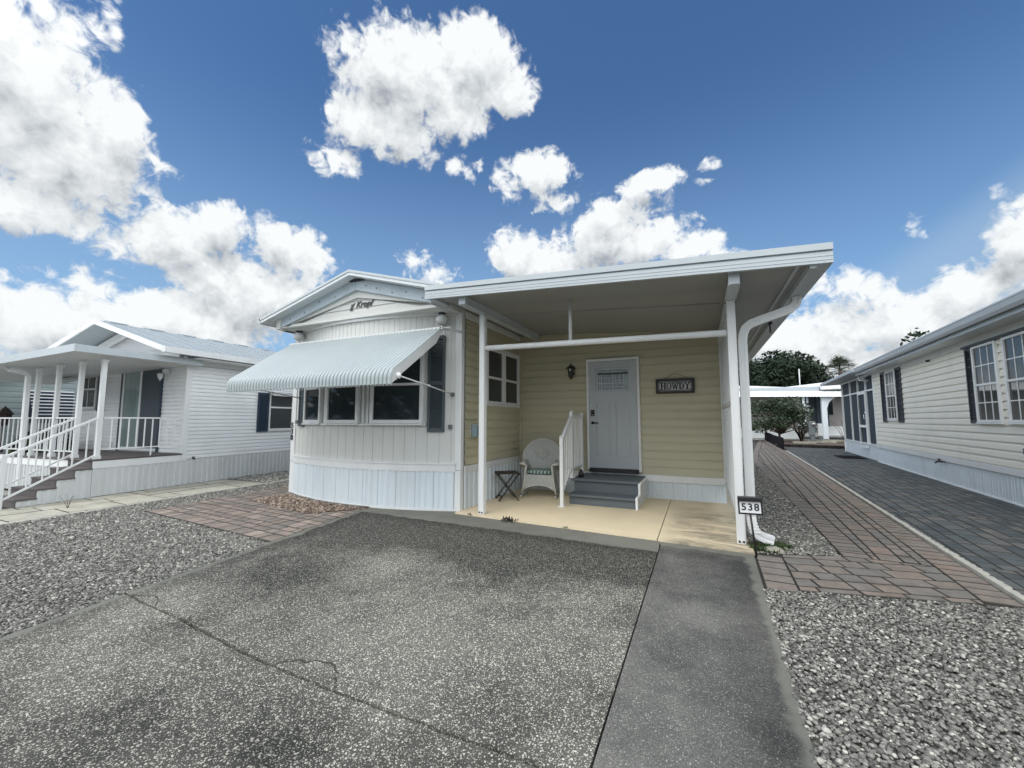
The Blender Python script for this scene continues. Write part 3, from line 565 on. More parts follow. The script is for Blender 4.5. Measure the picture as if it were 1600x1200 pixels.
def in_poly(P, X, Y):
    r_ = np.zeros(len(X), bool); n = len(P)
    for i in range(n):
        x1, y1 = P[i]; x2, y2 = P[(i+1) % n]
        c = ((y1 > Y) != (y2 > Y)) & (X < (x2-x1)*(Y-y1)/((y2-y1) if y2 != y1 else 1e-9)+x1); r_ ^= c
    return r_
_ico = bmesh.new(); bmesh.ops.create_icosphere(_ico, subdivisions=1, radius=1); IV0 = np.array([v.co[:] for v in _ico.verts]); IF0 = np.array([[v.index for v in f.verts] for f in _ico.faces]); _ico.free()
_ico = bmesh.new(); bmesh.ops.create_icosphere(_ico, subdivisions=2, radius=1); IV1 = np.array([v.co[:] for v in _ico.verts]); IF1 = np.array([[v.index for v in f.verts] for f in _ico.faces]); _ico.free()
def scatter(name, poly, dens, size, matr, label, cat, z=0.0, seed=0, flat=.55, hi_near=None, pile=.012, group=None, vpow=1.0):
    r_ = np.random.default_rng(seed); xs = [p[0] for p in poly]; ys = [p[1] for p in poly]
    A_ = (max(xs)-min(xs))*(max(ys)-min(ys)); n = int(A_*dens(0, 0, True))
    X = r_.uniform(min(xs), max(xs), n); Y = r_.uniform(min(ys), max(ys), n)
    keep = in_poly(poly, X, Y); X = X[keep]; Y = Y[keep]
    D = np.hypot(X, Y); keep = r_.random(len(X)) < dens(D, None, False)/dens(0, 0, True); X = X[keep]; Y = Y[keep]; D = D[keep]; n = len(X)
    s = size*np.exp(r_.normal(0, .28, n))*(1+np.clip((D-5)/14, 0, 1.2))
    VV = []; FF = []; AA = []; base = 0
    near = D < (hi_near or 0)
    for IV, IF, sel in ((IV1, IF1, near), (IV0, IF0, ~near)):
        m_ = int(sel.sum())
        if not m_: continue
        x = X[sel]; y = Y[sel]; ss = s[sel]
        noise = 1+r_.normal(0, .11, (m_, len(IV), 1)); V = IV[None]*noise
        V = V*np.stack([np.ones(m_), r_.uniform(.6, .95, m_), r_.uniform(flat*.7, flat*1.2, m_)], 1)[:, None, :]*ss[:, None, None]
        tx = r_.normal(0, .28, m_); c_, s_ = np.cos(tx), np.sin(tx); Vy = V[..., 1]*c_[:, None]-V[..., 2]*s_[:, None]; Vz = V[..., 1]*s_[:, None]+V[..., 2]*c_[:, None]
        a = r_.uniform(0, 6.283, m_); c_, s_ = np.cos(a)[:, None], np.sin(a)[:, None]
        Vx = V[..., 0]*c_-Vy*s_; Vy2 = V[..., 0]*s_+Vy*c_
        P_ = np.stack([Vx+x[:, None], Vy2+y[:, None], Vz+(z+r_.uniform(0, pile, m_)+ss*flat*.45)[:, None]], -1).reshape(-1, 3)
        F_ = (IF[None]+(np.arange(m_)*len(IV))[:, None, None]+base).reshape(-1, 3)
        VV.append(P_); FF.append(F_); AA.append(np.repeat(r_.random(m_)**vpow, len(IF))); base += len(P_)
    V = np.concatenate(VV); F = np.concatenate(FF); A2 = np.concatenate(AA)
    me = bpy.data.meshes.new(name); me.vertices.add(len(V)); me.vertices.foreach_set('co', V.astype(np.float32).ravel())
    me.loops.add(len(F)*3); me.loops.foreach_set('vertex_index', F.astype(np.int32).ravel())
    me.polygons.add(len(F)); me.polygons.foreach_set('loop_start', np.arange(0, len(F)*3, 3, dtype=np.int32)); me.polygons.foreach_set('loop_total', np.full(len(F), 3, np.int32))
    me.polygons.foreach_set('use_smooth', np.ones(len(F), bool)); me.materials.append(matr)
    at_ = me.attributes.new('val', 'FLOAT', 'FACE'); at_.data.foreach_set('value', A2.astype(np.float32)); me.update(calc_edges=True)
    o = bpy.data.objects.new(name, me); C.objects.link(o); return tag(o, label, cat, group, 'stuff')
def sheet(name, poly, z, m, th=0.0, kind='structure', label=None, cat=None):
    mb = MB(); P = ccw(poly)
    if th: mb.prism([(x, y, z) for x, y in P], (0, 0, -th))
    else: mb.add([(x, y, z) for x, y in P], [tuple(range(len(P)))])
    return mb.build(name, m, kind=kind, label=label, cat=cat)

# ================================================================== GROUND
gm = MB(); gm.add([(-400, -200, -.03), (400, -200, -.03), (400, 600, -.03), (-400, 600, -.03)], [(0, 1, 2, 3)]); gm.build('ground', M['ground'], kind='structure')
# gravel beds under the stones
LG = [(-4.32, .5), (-4.38, 1.0), (-4.49, 1.6), (-4.57, 2.0), (-4.83, 3.44), (-8.30, 3.69), (-8.66, 6.7), (-9.3, 6.9), (-9.42, 12.0), (-9.12, 3.2), (-9.02, .5)]
LGb = [(-7.72, 6.1), (-8.66, 6.75), (-9.3, 6.9), (-9.45, 16), (-7.72, 16)]
RG = [(.405, .6), (.395, 2.3), (.44, 4.36), (2.2, 4.75), (2.33, 4.80), (4.8, 4.9), (4.8, .6)]
RW = [(.50, 5.44), (1.34, 5.74), (1.40, 8), (1.66, 18.5), (.46, 18.5), (.42, 8.3)]
for nm_, pl in (('gravel_bed', LG), ('gravel_bed', LGb), ('gravel_bed', RG), ('gravel_bed', RW)): sheet(nm_, pl, -.012, M['gravel_bed'])
dl = lambda hi, lo, d0, d1: (lambda D, _, q: hi if q else np.interp(D, [0, d0, d1], [hi, hi, lo]))
scatter('gravel', LG, dl(5200, 1100, 5.5, 13), .0098, M['stone'], 'grey river gravel between the driveway and the neighbour path', 'gravel', seed=3, hi_near=0)
scatter('gravel', LGb, dl(900, 500, 8, 16), .014, M['stone'], 'grey gravel strip running back along the left side of the yellow home', 'gravel', seed=4)
scatter('gravel', RG, dl(4600, 3600, 3, 7), .0108, M['stone'], 'pale river gravel in front of the red paver path', 'gravel', seed=5, hi_near=2.4)
scatter('gravel', RW, dl(3300, 600, 6, 15), .0115, M['stone'], 'grey gravel wedge between the carport post and the paver path', 'gravel', seed=6)
# driveway: aggregate slabs with troweled smooth borders, open joints between
zt = .012; th = .07
def slab(parts, name='driveway'):
    mb = MB()
    for poly, mi in parts: mb.prism([(x, y, zt) for x, y in ccw(poly)], (0, 0, -th), mi)
    return mb.build(name, [M['aggregate'], M['smooth_conc'], M['walk']], kind='structure')
jg = random.Random(5)
crk = [(-4.552, 1.94), (-4.2, 1.905), (-3.75, 1.885), (-3.3, 1.835), (-3.06, 1.83), (-2.75, 1.79), (-2.31, 1.783), (-1.9, 1.765), (-1.457, 1.769), (-1.1, 1.775), (-.75, 1.773), (-.49, 1.77)]
crk = [crk[0]]+[(x+jg.uniform(-.01, .01), y+jg.uniform(-.008, .008)) for x, y in crk[1:-1]]+[crk[-1]]
ck2 = []
for i in range(len(crk)-1):
    for t in (0, .25, .5, .75): ck2.append((crk[i][0]+(crk[i+1][0]-crk[i][0])*t, crk[i][1]+(crk[i+1][1]-crk[i][1])*t))
ck2.append(crk[-1])
wj = [jg.uniform(.007, .019) for _ in ck2]; wk = [jg.uniform(.006, .016) for _ in ck2]
up = [(x, y+a_) for (x, y), a_ in zip(ck2, wj)]; dn = [(x, y-a_) for (x, y), a_ in zip(ck2, wk)]
Lx = lambda y: np.interp(y, [-1.5, 1.23, 1.94, 3.47, 5.48], [-4.18, -4.42, -4.56, -4.84, -5.18])
slab([(up[::-1]+[(float(Lx(1.95)), 1.955), (float(Lx(3.47)), 3.47), (float(Lx(5.3)), 5.26), (-5.28, 5.55), (-5.65, 5.85), (-3.60, 5.82), (-3.60, 5.675), (-.515, 5.470), (-.50, 5.12)], 0)])
slab([(dn+[(-.49, -1.5), (float(Lx(-1.5)), -1.5), (float(Lx(1.2)), 1.2)], 0)])
# walkway slab right of the joint
slab([([(-.476, -1.5), (.42, -1.5), (.405, 2.29), (.475, 5.39), (-.50, 5.455), (-.49, 5.3), (-.478, 1.77)], 2)], 'walkway')
jm = MB(); jm.add([(-5.3, -1.5, -.028), (.6, -1.5, -.028), (.6, 5.9, -.028), (-5.8, 5.9, -.028)], [(0, 1, 2, 3)]); jm.build('ground_under_driveway', M['joint'], kind='structure')
# branch crack off the joint
cm = MB(); pc = [(-2.42, 1.80), (-2.39, 1.835), (-2.36, 1.85), (-2.31, 1.89), (-2.27, 1.885), (-2.22, 1.93), (-2.16, 1.925), (-2.12, 1.95), (-2.06, 1.93), (-2.04, 1.90), (-1.99, 1.885), (-1.985, 1.85), (-1.95, 1.835), (-1.93, 1.80), (-1.90, 1.785)]
for path_, r_ in ((pc, .010), ([(-4.45, 1.935), (-4.38, 1.975), (-4.33, 1.985), (-4.26, 2.02), (-4.19, 2.005), (-4.13, 1.985), (-4.07, 1.94), (-4.02, 1.915)], .006)):
    L_ = [(x-.0, y+r_*(.6+.5*math.sin(i*2.3))) for i, (x, y) in enumerate(path_)]; Rr = [(x, y-r_*(.6+.5*math.cos(i*1.7))) for i, (x, y) in enumerate(path_)]
    cm.add([(x, y, zt+.0035) for x, y in L_+Rr], [(i, i+1, len(L_)+i+1, len(L_)+i) for i in range(len(L_)-1)])
cm.build('driveway_crack', M['joint'], kind='structure')
# porch slab, two bays
s1 = [(-3.62, 5.685), (-.552, 5.476), (-.566, 8.33), (-3.66, 8.33)]; s2 = [(-.540, 5.475), (.49, 5.402), (.47, 5.9), (.45, 18.3), (-.0, 18.3), (-.01, 8.33), (-.554, 8.33)]
for pl in (s1, s2):
    mb = MB(); mb.prism([(x, y, .028) for x, y in ccw(pl)], (0, 0, -.09)); mb.build('porch_slab', M['porch_conc'], kind='structure')
# red paver path: cross piece and the long run
pv = MB(); zb, zp = -.03, .010
A1 = (1.361, 5.746); B1 = (1.667, 18.65); Lp = lambda y: 1.361+(y-5.746)*.0237+max(0, y-18.65)*.105
Rp = lambda y: np.interp(y, [4.85, 8, 14, 23.5, 36], [2.309, 2.53, 2.96, 3.62, 4.25])
cross = [(.47, 4.39), (2.12, 4.76), (2.30, 5.7), (1.36, 5.75), (.49, 5.40)]
bw_ = .26
ys_ = [4.80]+list(np.arange(6, 37, 3.0))
def lerp(p, q, t): return (p[0]+(q[0]-p[0])*t, p[1]+(q[1]-p[1])*t)
for i in range(len(ys_)-1):       # right border
    course(pv, (float(Rp(ys_[i])), ys_[i]), (float(Rp(ys_[i+1])), ys_[i+1]), bw_, .17, zb, zp, seed=i, vr=(.45, 1))
for i in range(len(ys_)-1):       # left border
    y0_, y1_ = max(ys_[i], 5.75), ys_[i+1]
    course(pv, (Lp(y0_), y0_), (Lp(y1_), y1_), bw_, .17, zb, zp, seed=50+i, vr=(.1, .7), side=-1)
for i in range(len(ys_)-1):       # body between the borders
    y0_, y1_ = max(ys_[i], 5.74), ys_[i+1]
    cv = [(Lp(y0_)+bw_, y0_), (float(Rp(y0_))-bw_, y0_), (float(Rp(y1_))-bw_, y1_), (Lp(y1_)+bw_, y1_)]
    paver_field(pv, cv, (1.4, y0_), R(86), [.2, .2, .13], [.2, .27, .33], zb, zp, seed=100+i, vr=(.0, .95), two=False)
course(pv, (.47, 4.39), (.49, 5.40), .26, .205, zb, zp, seed=7, vr=(.35, .95), side=-1)
paver_field(pv, [(.73, 4.447), (float(Rp(4.8))-bw_, 4.75), (float(Rp(5.74))-bw_, 5.74), (1.36, 5.74), (.75, 5.50)], (.73, 4.44), R(12.5), [.21, .2, .2, .2, .22], [.2, .28, .33], zb, zp, seed=9, vr=(.05, .9))
pv.build('path', [M['paver'], M['joint']], kind='structure')
sheet('path_bed', [(.46, 4.37), (2.33, 4.80), (2.53, 8), (2.96, 14), (3.62, 23.5), (4.25, 36), (3.3, 36), (2.1, 23.5), (1.667, 18.65), (1.36, 5.76), (.48, 5.42)], -.008, M['joint'])
# charcoal paver drive next door
pg = MB(); nb = [(2.42, 3.9), (4.75, 3.9), (4.95, 9.5), (5.9, 18.8), (6.9, 28.5), (4.1, 28.8), (3.72, 23.5), (3.06, 14), (2.63, 8), (2.41, 4.85)]
for i in range(9):
    y0_ = 3.0+i*2.9; y1_ = y0_+2.9; rx = lambda y: float(np.interp(y, [3, 9.5, 18.8, 29], [4.55, 4.95, 5.75, 6.9]))
    lx = lambda y: float(np.interp(y, [3, 4.85, 8, 14, 23.5, 30], [2.3, 2.41, 2.63, 3.06, 3.72, 4.2]))
    paver_field(pg, [(lx(y0_), y0_), (rx(y0_), y0_), (rx(y1_), y1_), (lx(y1_), y1_)], (2.4, 3.0), R(85), [.155, .155, .235], [.155, .23, .31], zb, zp-.002, seed=200+i)
pg.build('driveway_next_door', [M['paver_g'], M['joint']], kind='structure')
# scalloped edging between the two
def scallops(path_, name, label, ln=.1, w_=.06, z=.035, seed=0):
    rr = random.Random(seed); mb = MB()
    for i in range(len(path_)-1):
        p = Vector(path_[i]); q = Vector(path_[i+1]); d = (q-p); L = d.length; d.normalize(); n = Vector((-d.y, d.x)); k = max(1, int(L/ln))
        for j in range(k):
            c = p+d*(L*(j+.5)/k); h = L/k/2
            pts = [tuple(c-d*h-n*w_/2)]+[tuple(c+d*(h*math.cos(a))*-1+n*(w_*.15+w_*.55*math.sin(a))) for a in np.linspace(0, math.pi, 7)]+[tuple(c+d*h-n*w_/2)]
            stone_prism(mb, pts, -.03, z+rr.uniform(-.004, .004), 0, gap=.001, ch=.008)
    return mb.build(name, [M['scallop'], M['scallop']], label=label, cat='edging')
scallops([(2.36, 4.82), (2.58, 8), (3.01, 14), (3.67, 23.5)][::-1], 'scalloped_edging', 'scalloped concrete edging between the red paver path and the dark paver drive', ln=.12)
scallops([(-9.02, -1.2), (-9.03, 2.37), (-9.12, 3.8), (-9.3, 7.19), (-9.5, 14)][::-1], 'scalloped_edging', 'scalloped concrete edging along the pale path by the white deck home', ln=.14)
# tan paver pad left of the driveway
pb = MB(); pad = ccw([(-8.30, 3.72), (-4.84, 3.47), (-5.17, 5.46), (-5.28, 5.52), (-7.64, 5.96), (-8.66, 6.70)])
bed = ccw([(-7.60, 5.02), (-5.74, 4.68), (-5.16, 5.40), (-5.30, 5.56), (-7.62, 5.86)])
sheet('pad_bed', pad, -.008, M['joint'])
for cv in ([(-8.30, 3.72), (-4.84, 3.47), (-5.06, 4.72), (-8.50, 5.2)], [(-8.50, 5.2), (-7.55, 5.065), (-7.57, 5.97), (-8.66, 6.70)], [(-5.06, 4.72), (-5.19, 5.46), (-5.74, 4.81)]):
    paver_field(pb, cv, (-4.84, 3.47), R(-4.5), [.155, .155, .235], [.155, .235, .31], zb, .012, seed=31, vr=(0, 1))
pb.build('paver_pad', [M['paver_b'], M['joint']], kind='structure')
sheet('stone_bed', bed, .016, M['mulch'])
scatter('brown_stones', bed, dl(1300, 1000, 5, 12), .017, M['stone_brown'], 'brown river stones in a bed beside the tan paver pad', 'stones', seed=8, pile=.008, z=.008)
# footing lip under the bowed front
fm = MB(); fp = [(-7.75, 5.72), (-7.2, 5.62), (-6.5, 5.45), (-6.0, 5.41), (-5.5, 5.41), (-5.2, 5.44)]
fm.prism([(x, y, .03) for x, y in ccw(fp+[(-5.2, 5.7), (-7.75, 6.2)])], (0, 0, -.08)); fm.build('home_footing', M['smooth_conc'], kind='structure')
# pale path along the left neighbour
fl = MB()
for i in range(6):
    y0_ = -1.5+i*2.0; y1_ = y0_+2.0
    if y0_ > 5.6: break
    paver_field(fl, [(-10.70-.0875*(y0_-3), y0_), (-9.1-.04*(y0_-3), y0_), (-9.1-.04*(y1_-3), y1_), (-10.70-.0875*(y1_-3), y1_)], (-10, 0), R(88), [.55, .6, .45], [.7, .9, 1.1], -.03, .012, seed=300+i)
fl.build('path_next_door', [M['flag'], M['joint']], kind='structure')
sheet('path_next_door_bed', [(-10.3, -1.5), (-9.06, -1.5), (-9.5, 16), (-12.2, 16), (-11.2, 6.5)], -.014, M['flag'])
scatter('gravel', [(-11.0, 6.6), (-9.35, 6.6), (-9.6, 15), (-11.7, 15)], dl(800, 450, 9, 16), .014, M['stone'], 'pale gravel behind the flagstones of the white deck home', 'gravel', seed=12, vpow=.45)
# ================================================================== YELLOW-SIDED MOBILE HOME
home = empty('mobile_home', (-5.65, 5.86, 0), label='park home with bowed white front, yellow lap siding and a grey front door', cat='mobile home')
HO = Vector((-5.65, 5.86, 0))
def hp(mb, name, m, par=None, **k):
    """part of the home, meshed in world metres and hung on the home's Empty"""
    mb.v = [tuple(Vector(p)-HO) for p in mb.v]
    return mb.build(name, m, par or home, **k)
class HomeProxy: pass
def hwin(o, *a, **k): return window(home, Vector(o)-HO, *a, **k)
XL, XR, YF, YB = -7.70, -3.62, 5.86, 17.6
bowY = lambda x: 5.86-.38*max(0, 1-((x+5.65)/1.95)**2)
# plan polyline of the bow by arc length
_bx = np.linspace(-7.60, -3.72, 200); _by = np.array([bowY(x) for x in _bx]); _bs = np.concatenate([[0], np.cumsum(np.hypot(np.diff(_bx), np.diff(_by)))])
BL = float(_bs[-1])
def bow(s, n=0.0):
    x = float(np.interp(s, _bs, _bx)); y = float(np.interp(s, _bs, _by)); dx = 1.0; dy = .38*2*(x+5.65)/1.95**2
    l = math.hypot(dx, dy); dx /= l; dy /= l
    return (x+dy*n, y-dx*n), (dx, dy), (dy, -dx)
def sx(x): return float(np.interp(x, _bx, _bs))
def bow_sheet(mb, prof, z0, z1, base=0.0, mi=0):
    pts = []
    last = -9
    for (s, n) in prof: pts.append((*bow(s, n+base)[0],))
    # refine long flat runs so they follow the curve
    return curtain(mb, pts, z0, z1, mi)
# body core (left, rear, right walls behind the siding), floor slab under
b = MB(); b.box((XL, YF+.06, 0), (XR-.012, YB, 3.27)); hp(b, 'wall', M['greige'])
# bowed front: boards above, trim band, skirting
b = MB(); bow_sheet(b, board_profile(BL, .205, g=.009), .765, 1.41, 0.0); hp(b, 'front_panelling', M['greige'])
b = MB(); bow_sheet(b, board_profile(BL, .105), 1.405, 3.30, 0.0); hp(b, 'front_panelling', M['greige'])
b = MB(); bow_sheet(b, skirt_profile(BL, .33, seam=.012, amp=.015, seed=4), .04, .66, .012); hp(b, 'front_skirting', M['skirt'])
def bow_band(z0, z1, n0, n1, s0=0, s1=None, k=48, name='band', m='white_vinyl'):
    s1 = BL if s1 is None else s1; rows = [[], [], [], []]
    for i in range(k+1):
        s = s0+(s1-s0)*i/k; a = bow(s, n0)[0]; c = bow(s, n1)[0]
        rows[0].append((*a, z0)); rows[1].append((*c, z0)); rows[2].append((*c, z1)); rows[3].append((*a, z1))
    mb = MB(); mb.grid(rows+[rows[0]]); return hp(mb, name, M[m])
bow_band(.645, .765, -.02, .030, name='belt_trim'); bow_band(.762, .785, -.02, .042, name='belt_cap')
bow_band(.0, .045, -.02, .028, name='base_trim'); bow_band(3.275, 3.385, -.05, .045, name='curved_frieze')
# corner boards
for lo_, hi_ in (((-3.735, 5.835, .67), (-3.615, 5.93, 3.40)), ((-3.725, 5.825, 0), (-3.612, 5.93, .665)), ((-7.72, 5.84, .67), (-7.60, 5.94, 3.32)), ((-7.73, 5.85, 0), (-7.59, 5.94, .665))):
    b = MB(); b.box(lo_, hi_, bev=.005); hp(b, 'corner_board', M['white_vinyl'])
# right side wall (porch side) of yellow laps, skirting below
SO = (XR, 5.95, 0)
b = MB(); lap(b, lambda z: (0, 2.36), .745, 3.235, .153); hp(xf(b, SO, (0, 1), (1, 0)), 'side_siding', M['yellow'])
b = MB(); P_ = [(u, n) for u, n in rib_profile(2.36, .15, .022)]; curtain(b, [(u, n+.004) for u, n in P_], .03, .62); hp(xf(b, SO, (0, 1), (1, 0)), 'side_skirting', M['skirt'])
for z_a, z_b, dd in ((.615, .735, .028), (3.235, 3.36, .03), (0, .032, .022)): b = MB(); b.box((0, 0, z_a), (2.36, dd, z_b), bev=.004); hp(xf(b, SO, (0, 1), (1, 0)), 'side_trim', M['white_vinyl'])
# front and side of the addition under the carport
AO = (XR+.03, 8.30, 0)
b = MB(); lap(b, lambda z: (0, 3.955), .465, 3.36, .153); hp(xf(b, AO, (1, 0), (0, -1)), 'addition_siding', M['yellow'])
b = MB(); b.box((XR, 8.32, 0), (.36, 13.9, 3.18)); hp(b, 'addition_wall', M['yellow'])
b = MB(); lap(b, lambda z: (0, 5.6), .465, 3.05, .153); hp(xf(b, (.36, 8.31, 0), (0, 1), (1, 0)), 'addition_side_siding', M['yellow'])
b = MB(); curtain(b, [(u, n) for u, n in skirt_profile(3.955, .24, amp=.008, seed=9)], .03, .345); hp(xf(b, AO, (1, 0), (0, -1)), 'addition_skirting', M['skirt'])
b = MB(); curtain(b, [(u, n) for u, n in skirt_profile(5.6, .3, amp=.004, seed=10)], .0, .345); hp(xf(b, (.362, 8.31, 0), (0, 1), (1, 0)), 'addition_side_skirting', M['skirt'])
b = MB(); b.box((0, 0, .335), (3.99, .032, .462), bev=.005); b.box((3.925, .0, .4625), (4.0, .03, 3.08), bev=.004); hp(xf(b, AO, (1, 0), (0, -1)), 'addition_trim', M['white_vinyl'])
b = MB(); b.box((0, 0, .028), (3.955, .018, .05)); hp(xf(b, AO, (1, 0), (0, -1)), 'base_trim', M['white_vinyl'])
b = MB(); b.box((XR+.002, 8.235, .74), (XR+.045, 8.285, 3.30), bev=.004); hp(b, 'inner_corner_trim', M['yellow'])

# gable roof: ridge, two slopes with an overhang, rake boards, recessed gable with lettering
RX, RZ, SL = -5.57, 4.14, .272
zr = lambda x: RZ-SL*abs(x-RX)
rf = MB(); xl, xr = -7.93, -3.66
for (xa, xb) in ((xl, RX), (RX, xr)):
    P = [(xa, 5.20, zr(xa)), (xb, 5.20, zr(xb)), (xb, 5.20, zr(xb)-.085), (xa, 5.20, zr(xa)-.085)]
    rf.prism(P if xa < RX else P, (0, 12.7, 0))
hp(rf, 'roof', M['roof_white'])
rt = MB()
for (xa, xb) in ((xl-.012, RX), (RX, xr+.01)):
    P = [(xa, 5.187, zr(xa)+.012), (xb, 5.187, zr(xb)+.012), (xb, 5.187, zr(xb)-.03), (xa, 5.187, zr(xa)-.03)]; rt.prism(P, (0, .03, 0))
rt.box((xl-.02, 5.187, zr(xl)-.095), (xl+.012, 17.9, zr(xl)+.008))
hp(rt, 'roof_edge_trim', M['fascia'])
# small dark vent gap under the ridge
b = MB(); b.prism([(RX-.16, 5.36, 4.035), (RX+.20, 5.36, 4.02), (RX+.20, 5.36, 3.985), (RX-.16, 5.36, 3.998)], (0, .03, 0)); hp(b, 'ridge_gap', M['black'])
rk = MB(); cx = -5.60
zk_t = lambda x: 4.055-SL*abs(x-cx); zk_b = lambda x: 3.845-.262*abs(x-cx)
for (xa, xb) in ((-7.66, cx-.003), (cx+.003, -3.70)):
    rk.prism([(xa, 5.39, zk_b(xa)), (xb, 5.39, zk_b(xb)), (xb, 5.39, zk_t(xb)), (xa, 5.39, zk_t(xa))], (0, .05, 0))
rko = hp(rk, 'rake_board', M['rake'])
sc = MB()
for x in (-7.3, -6.9, -6.5, -6.1, -5.35, -5.1, -4.75, -4.45, -4.1, -3.85):
    z = (zk_t(x)+zk_b(x))/2+random.uniform(-.05, .06); sc = MB(); sc.tube([(x, 5.395, z), (x, 5.383, z)], .011, 8); sc.v = [tuple(Vector(p)-HO) for p in sc.v]; sc.build('screw', M['black'], rko)
# moulding triangle and gable siding behind it
gt = MB(); zb1 = 3.385; zt_o = lambda x: 3.80-.255*abs(x-cx); zt_i = lambda x: 3.715-.243*abs(x-cx)
for (xa, xb) in ((-7.30, cx), (cx, -3.80)): gt.prism([(xa, 5.44, max(zb1, zt_i(xa))), (xb, 5.44, max(zb1, zt_i(xb))), (xb, 5.44, zt_o(xb)+.09), (xa, 5.44, zt_o(xa)+.09)], (0, .05, 0))
gt.box((-7.35, 5.43, 3.335), (-3.66, 5.49, 3.388)); hp(gt, 'gable_trim', M['greige'])
gs = MB(); tri = lambda z: (cx-(3.74-z)/.243, cx+(3.74-z)/.243)
lap(gs, lambda z: (max(-7.2, tri(z)[0]), min(-3.9, tri(z)[1])), 3.385, 3.735, .145, lip=.016); hp(xf(gs, (0, 5.485, 0), (1, 0), (0, -1)), 'gable_siding', M['greige'])
b = MB(); b.box((-7.66, 5.40, 3.325), (-3.66, 5.98, 3.345)); b.box((-7.66, 5.36, 3.30), (-7.55, 5.98, 3.52)); hp(b, 'soffit', M['greige'])
b = MB()
b.prism([(-7.72, 5.52, 3.30), (-3.62, 5.52, 3.30), (-3.62, 5.52, zr(-3.62)-.09), (RX, 5.52, RZ-.09), (-7.72, 5.52, zr(-7.72)-.09)], (0, 12.0, 0)); hp(b, 'gable_core', M['greige'])

def text_mesh(name, body, size, m, parent, mtx, ext=.004, shear=0.0, offset=0.0, space=1.0, xs=1.0):
    cu = bpy.data.curves.new(name, 'FONT'); cu.body = body; cu.size = size; cu.extrude = ext; cu.shear = shear; cu.offset = offset; cu.space_character = space; cu.align_x = 'CENTER'; cu.align_y = 'CENTER'
    to = bpy.data.objects.new(name+'_tmp', cu); C.objects.link(to); dg = bpy.context.evaluated_depsgraph_get(); dg.update()
    me = bpy.data.meshes.new_from_object(to.evaluated_get(dg)); bpy.data.objects.remove(to); me.name = name
    me.transform(mtx @ Matrix.Diagonal((xs, 1, 1, 1))); me.materials.clear(); me.materials.append(m)
    o = bpy.data.objects.new(name, me); C.objects.link(o)
    if parent: o.parent = parent
    return o
def facing(loc, u, up=(0, 0, 1), tilt=0.0):
    """text plane: x along u, y along up, z out of the wall"""
    u = Vector(u).normalized(); v = Vector(up).normalized(); n = u.cross(v)
    if tilt: q = Matrix.Rotation(tilt, 3, n); u = q @ u; v = q @ v
    return Matrix.Translation(loc) @ Matrix(((u.x, v.x, n.x, 0), (u.y, v.y, n.y, 0), (u.z, v.z, n.z, 0), (0, 0, 0, 1)))
kr = text_mesh('gable_lettering', 'Kropf', .155, M['black'], home, facing(Vector((-5.455, 5.462, 3.585))-HO, (1, 0, 0)), shear=.35, offset=.0036, space=1.06)
lg = MB()
lx_, lz_ = -5.715, 3.572
for pl_ in ([(-.085, -.075), (-.010, -.075), (-.046, .0)], [(-.052, .028), (-.012, -.045), (.008, .004), (.048, .07), (.004, .036)]):
    lg.prism([(lx_+x_, 5.458, lz_+z_) for x_, z_ in pl_], (0, .006, 0))
hp(lg, 'gable_logo', M['black'])
# numerals down the left corner board
for k, ch in enumerate('538'):
    text_mesh('corner_numeral', ch, .15, M['black'], home, facing(Vector((-7.685, 5.835, 1.385-k*.125))-HO, (1, 0, 0)), ext=.006, offset=.003)

# front windows set along the bow, shutters, sill trim
def bow_win(xa, xb, z0, z1, rail, **k):
    s0, s1 = sx(xa), sx(xb); (o, d, n) = bow((s0+s1)/2, 0.0); L = s1-s0
    org = Vector((o[0]-d[0]*L/2, o[1]-d[1]*L/2, z0)) - Vector((n[0], n[1], 0))*.012
    return hwin(org, d, n, L, z1-z0, rail=rail, fw=.06, depth=.075, pane='glass', **k)
bow_win(-7.09, -6.47, 1.44, 2.66, .545)
bow_win(-6.30, -5.47, 1.44, 2.66, .545)
bow_win(-5.22, -4.24, 1.44, 2.66, .545)
bow_band(1.40, 1.435, -.01, .055, s0=sx(-7.12), s1=sx(-4.20), name='window_sill_trim')
for x in (-6.38, -5.40, -5.30):
    (o, d, n) = bow(sx(x)); q = MB(); q.box((-.022, 0, 1.44), (.022, .03, 2.9)); hp(xf(q, (o[0], o[1], 0), d, n), 'window_mullion', M['white_vinyl'])
for (xa, xb, za, zc) in ((-4.18, -3.90, 1.30, 2.93), (-7.40, -7.14, 1.37, 2.85)):
    s0, s1 = sx(xa), sx(xb); (o, d, n) = bow((s0+s1)/2); L = s1-s0
    shutter(home, Vector((o[0]-d[0]*L/2, o[1]-d[1]*L/2, za))-HO+Vector((n[0], n[1], 0))*.006, d, n, L, zc-za)
# side window (double, each with upper and lower sash)
for (ya, yb) in ((6.66, 7.36), (7.40, 8.10)):
    hwin((XR+.012, ya, 1.80), (0, 1), (1, 0), yb-ya, 1.06, rail=.47, fw=.05, depth=.05, pane='glass2')
b = MB(); b.box((XR, 6.60, 1.755), (XR+.05, 8.17, 1.797)); b.box((XR, 6.60, 2.862), (XR+.05, 8.17, 2.90)); b.box((XR, 6.60, 1.799), (XR+.05, 6.655, 2.86)); b.box((XR, 8.105, 1.799), (XR+.05, 8.17, 2.86)); hp(b, 'window_casing', M['white_vinyl'])
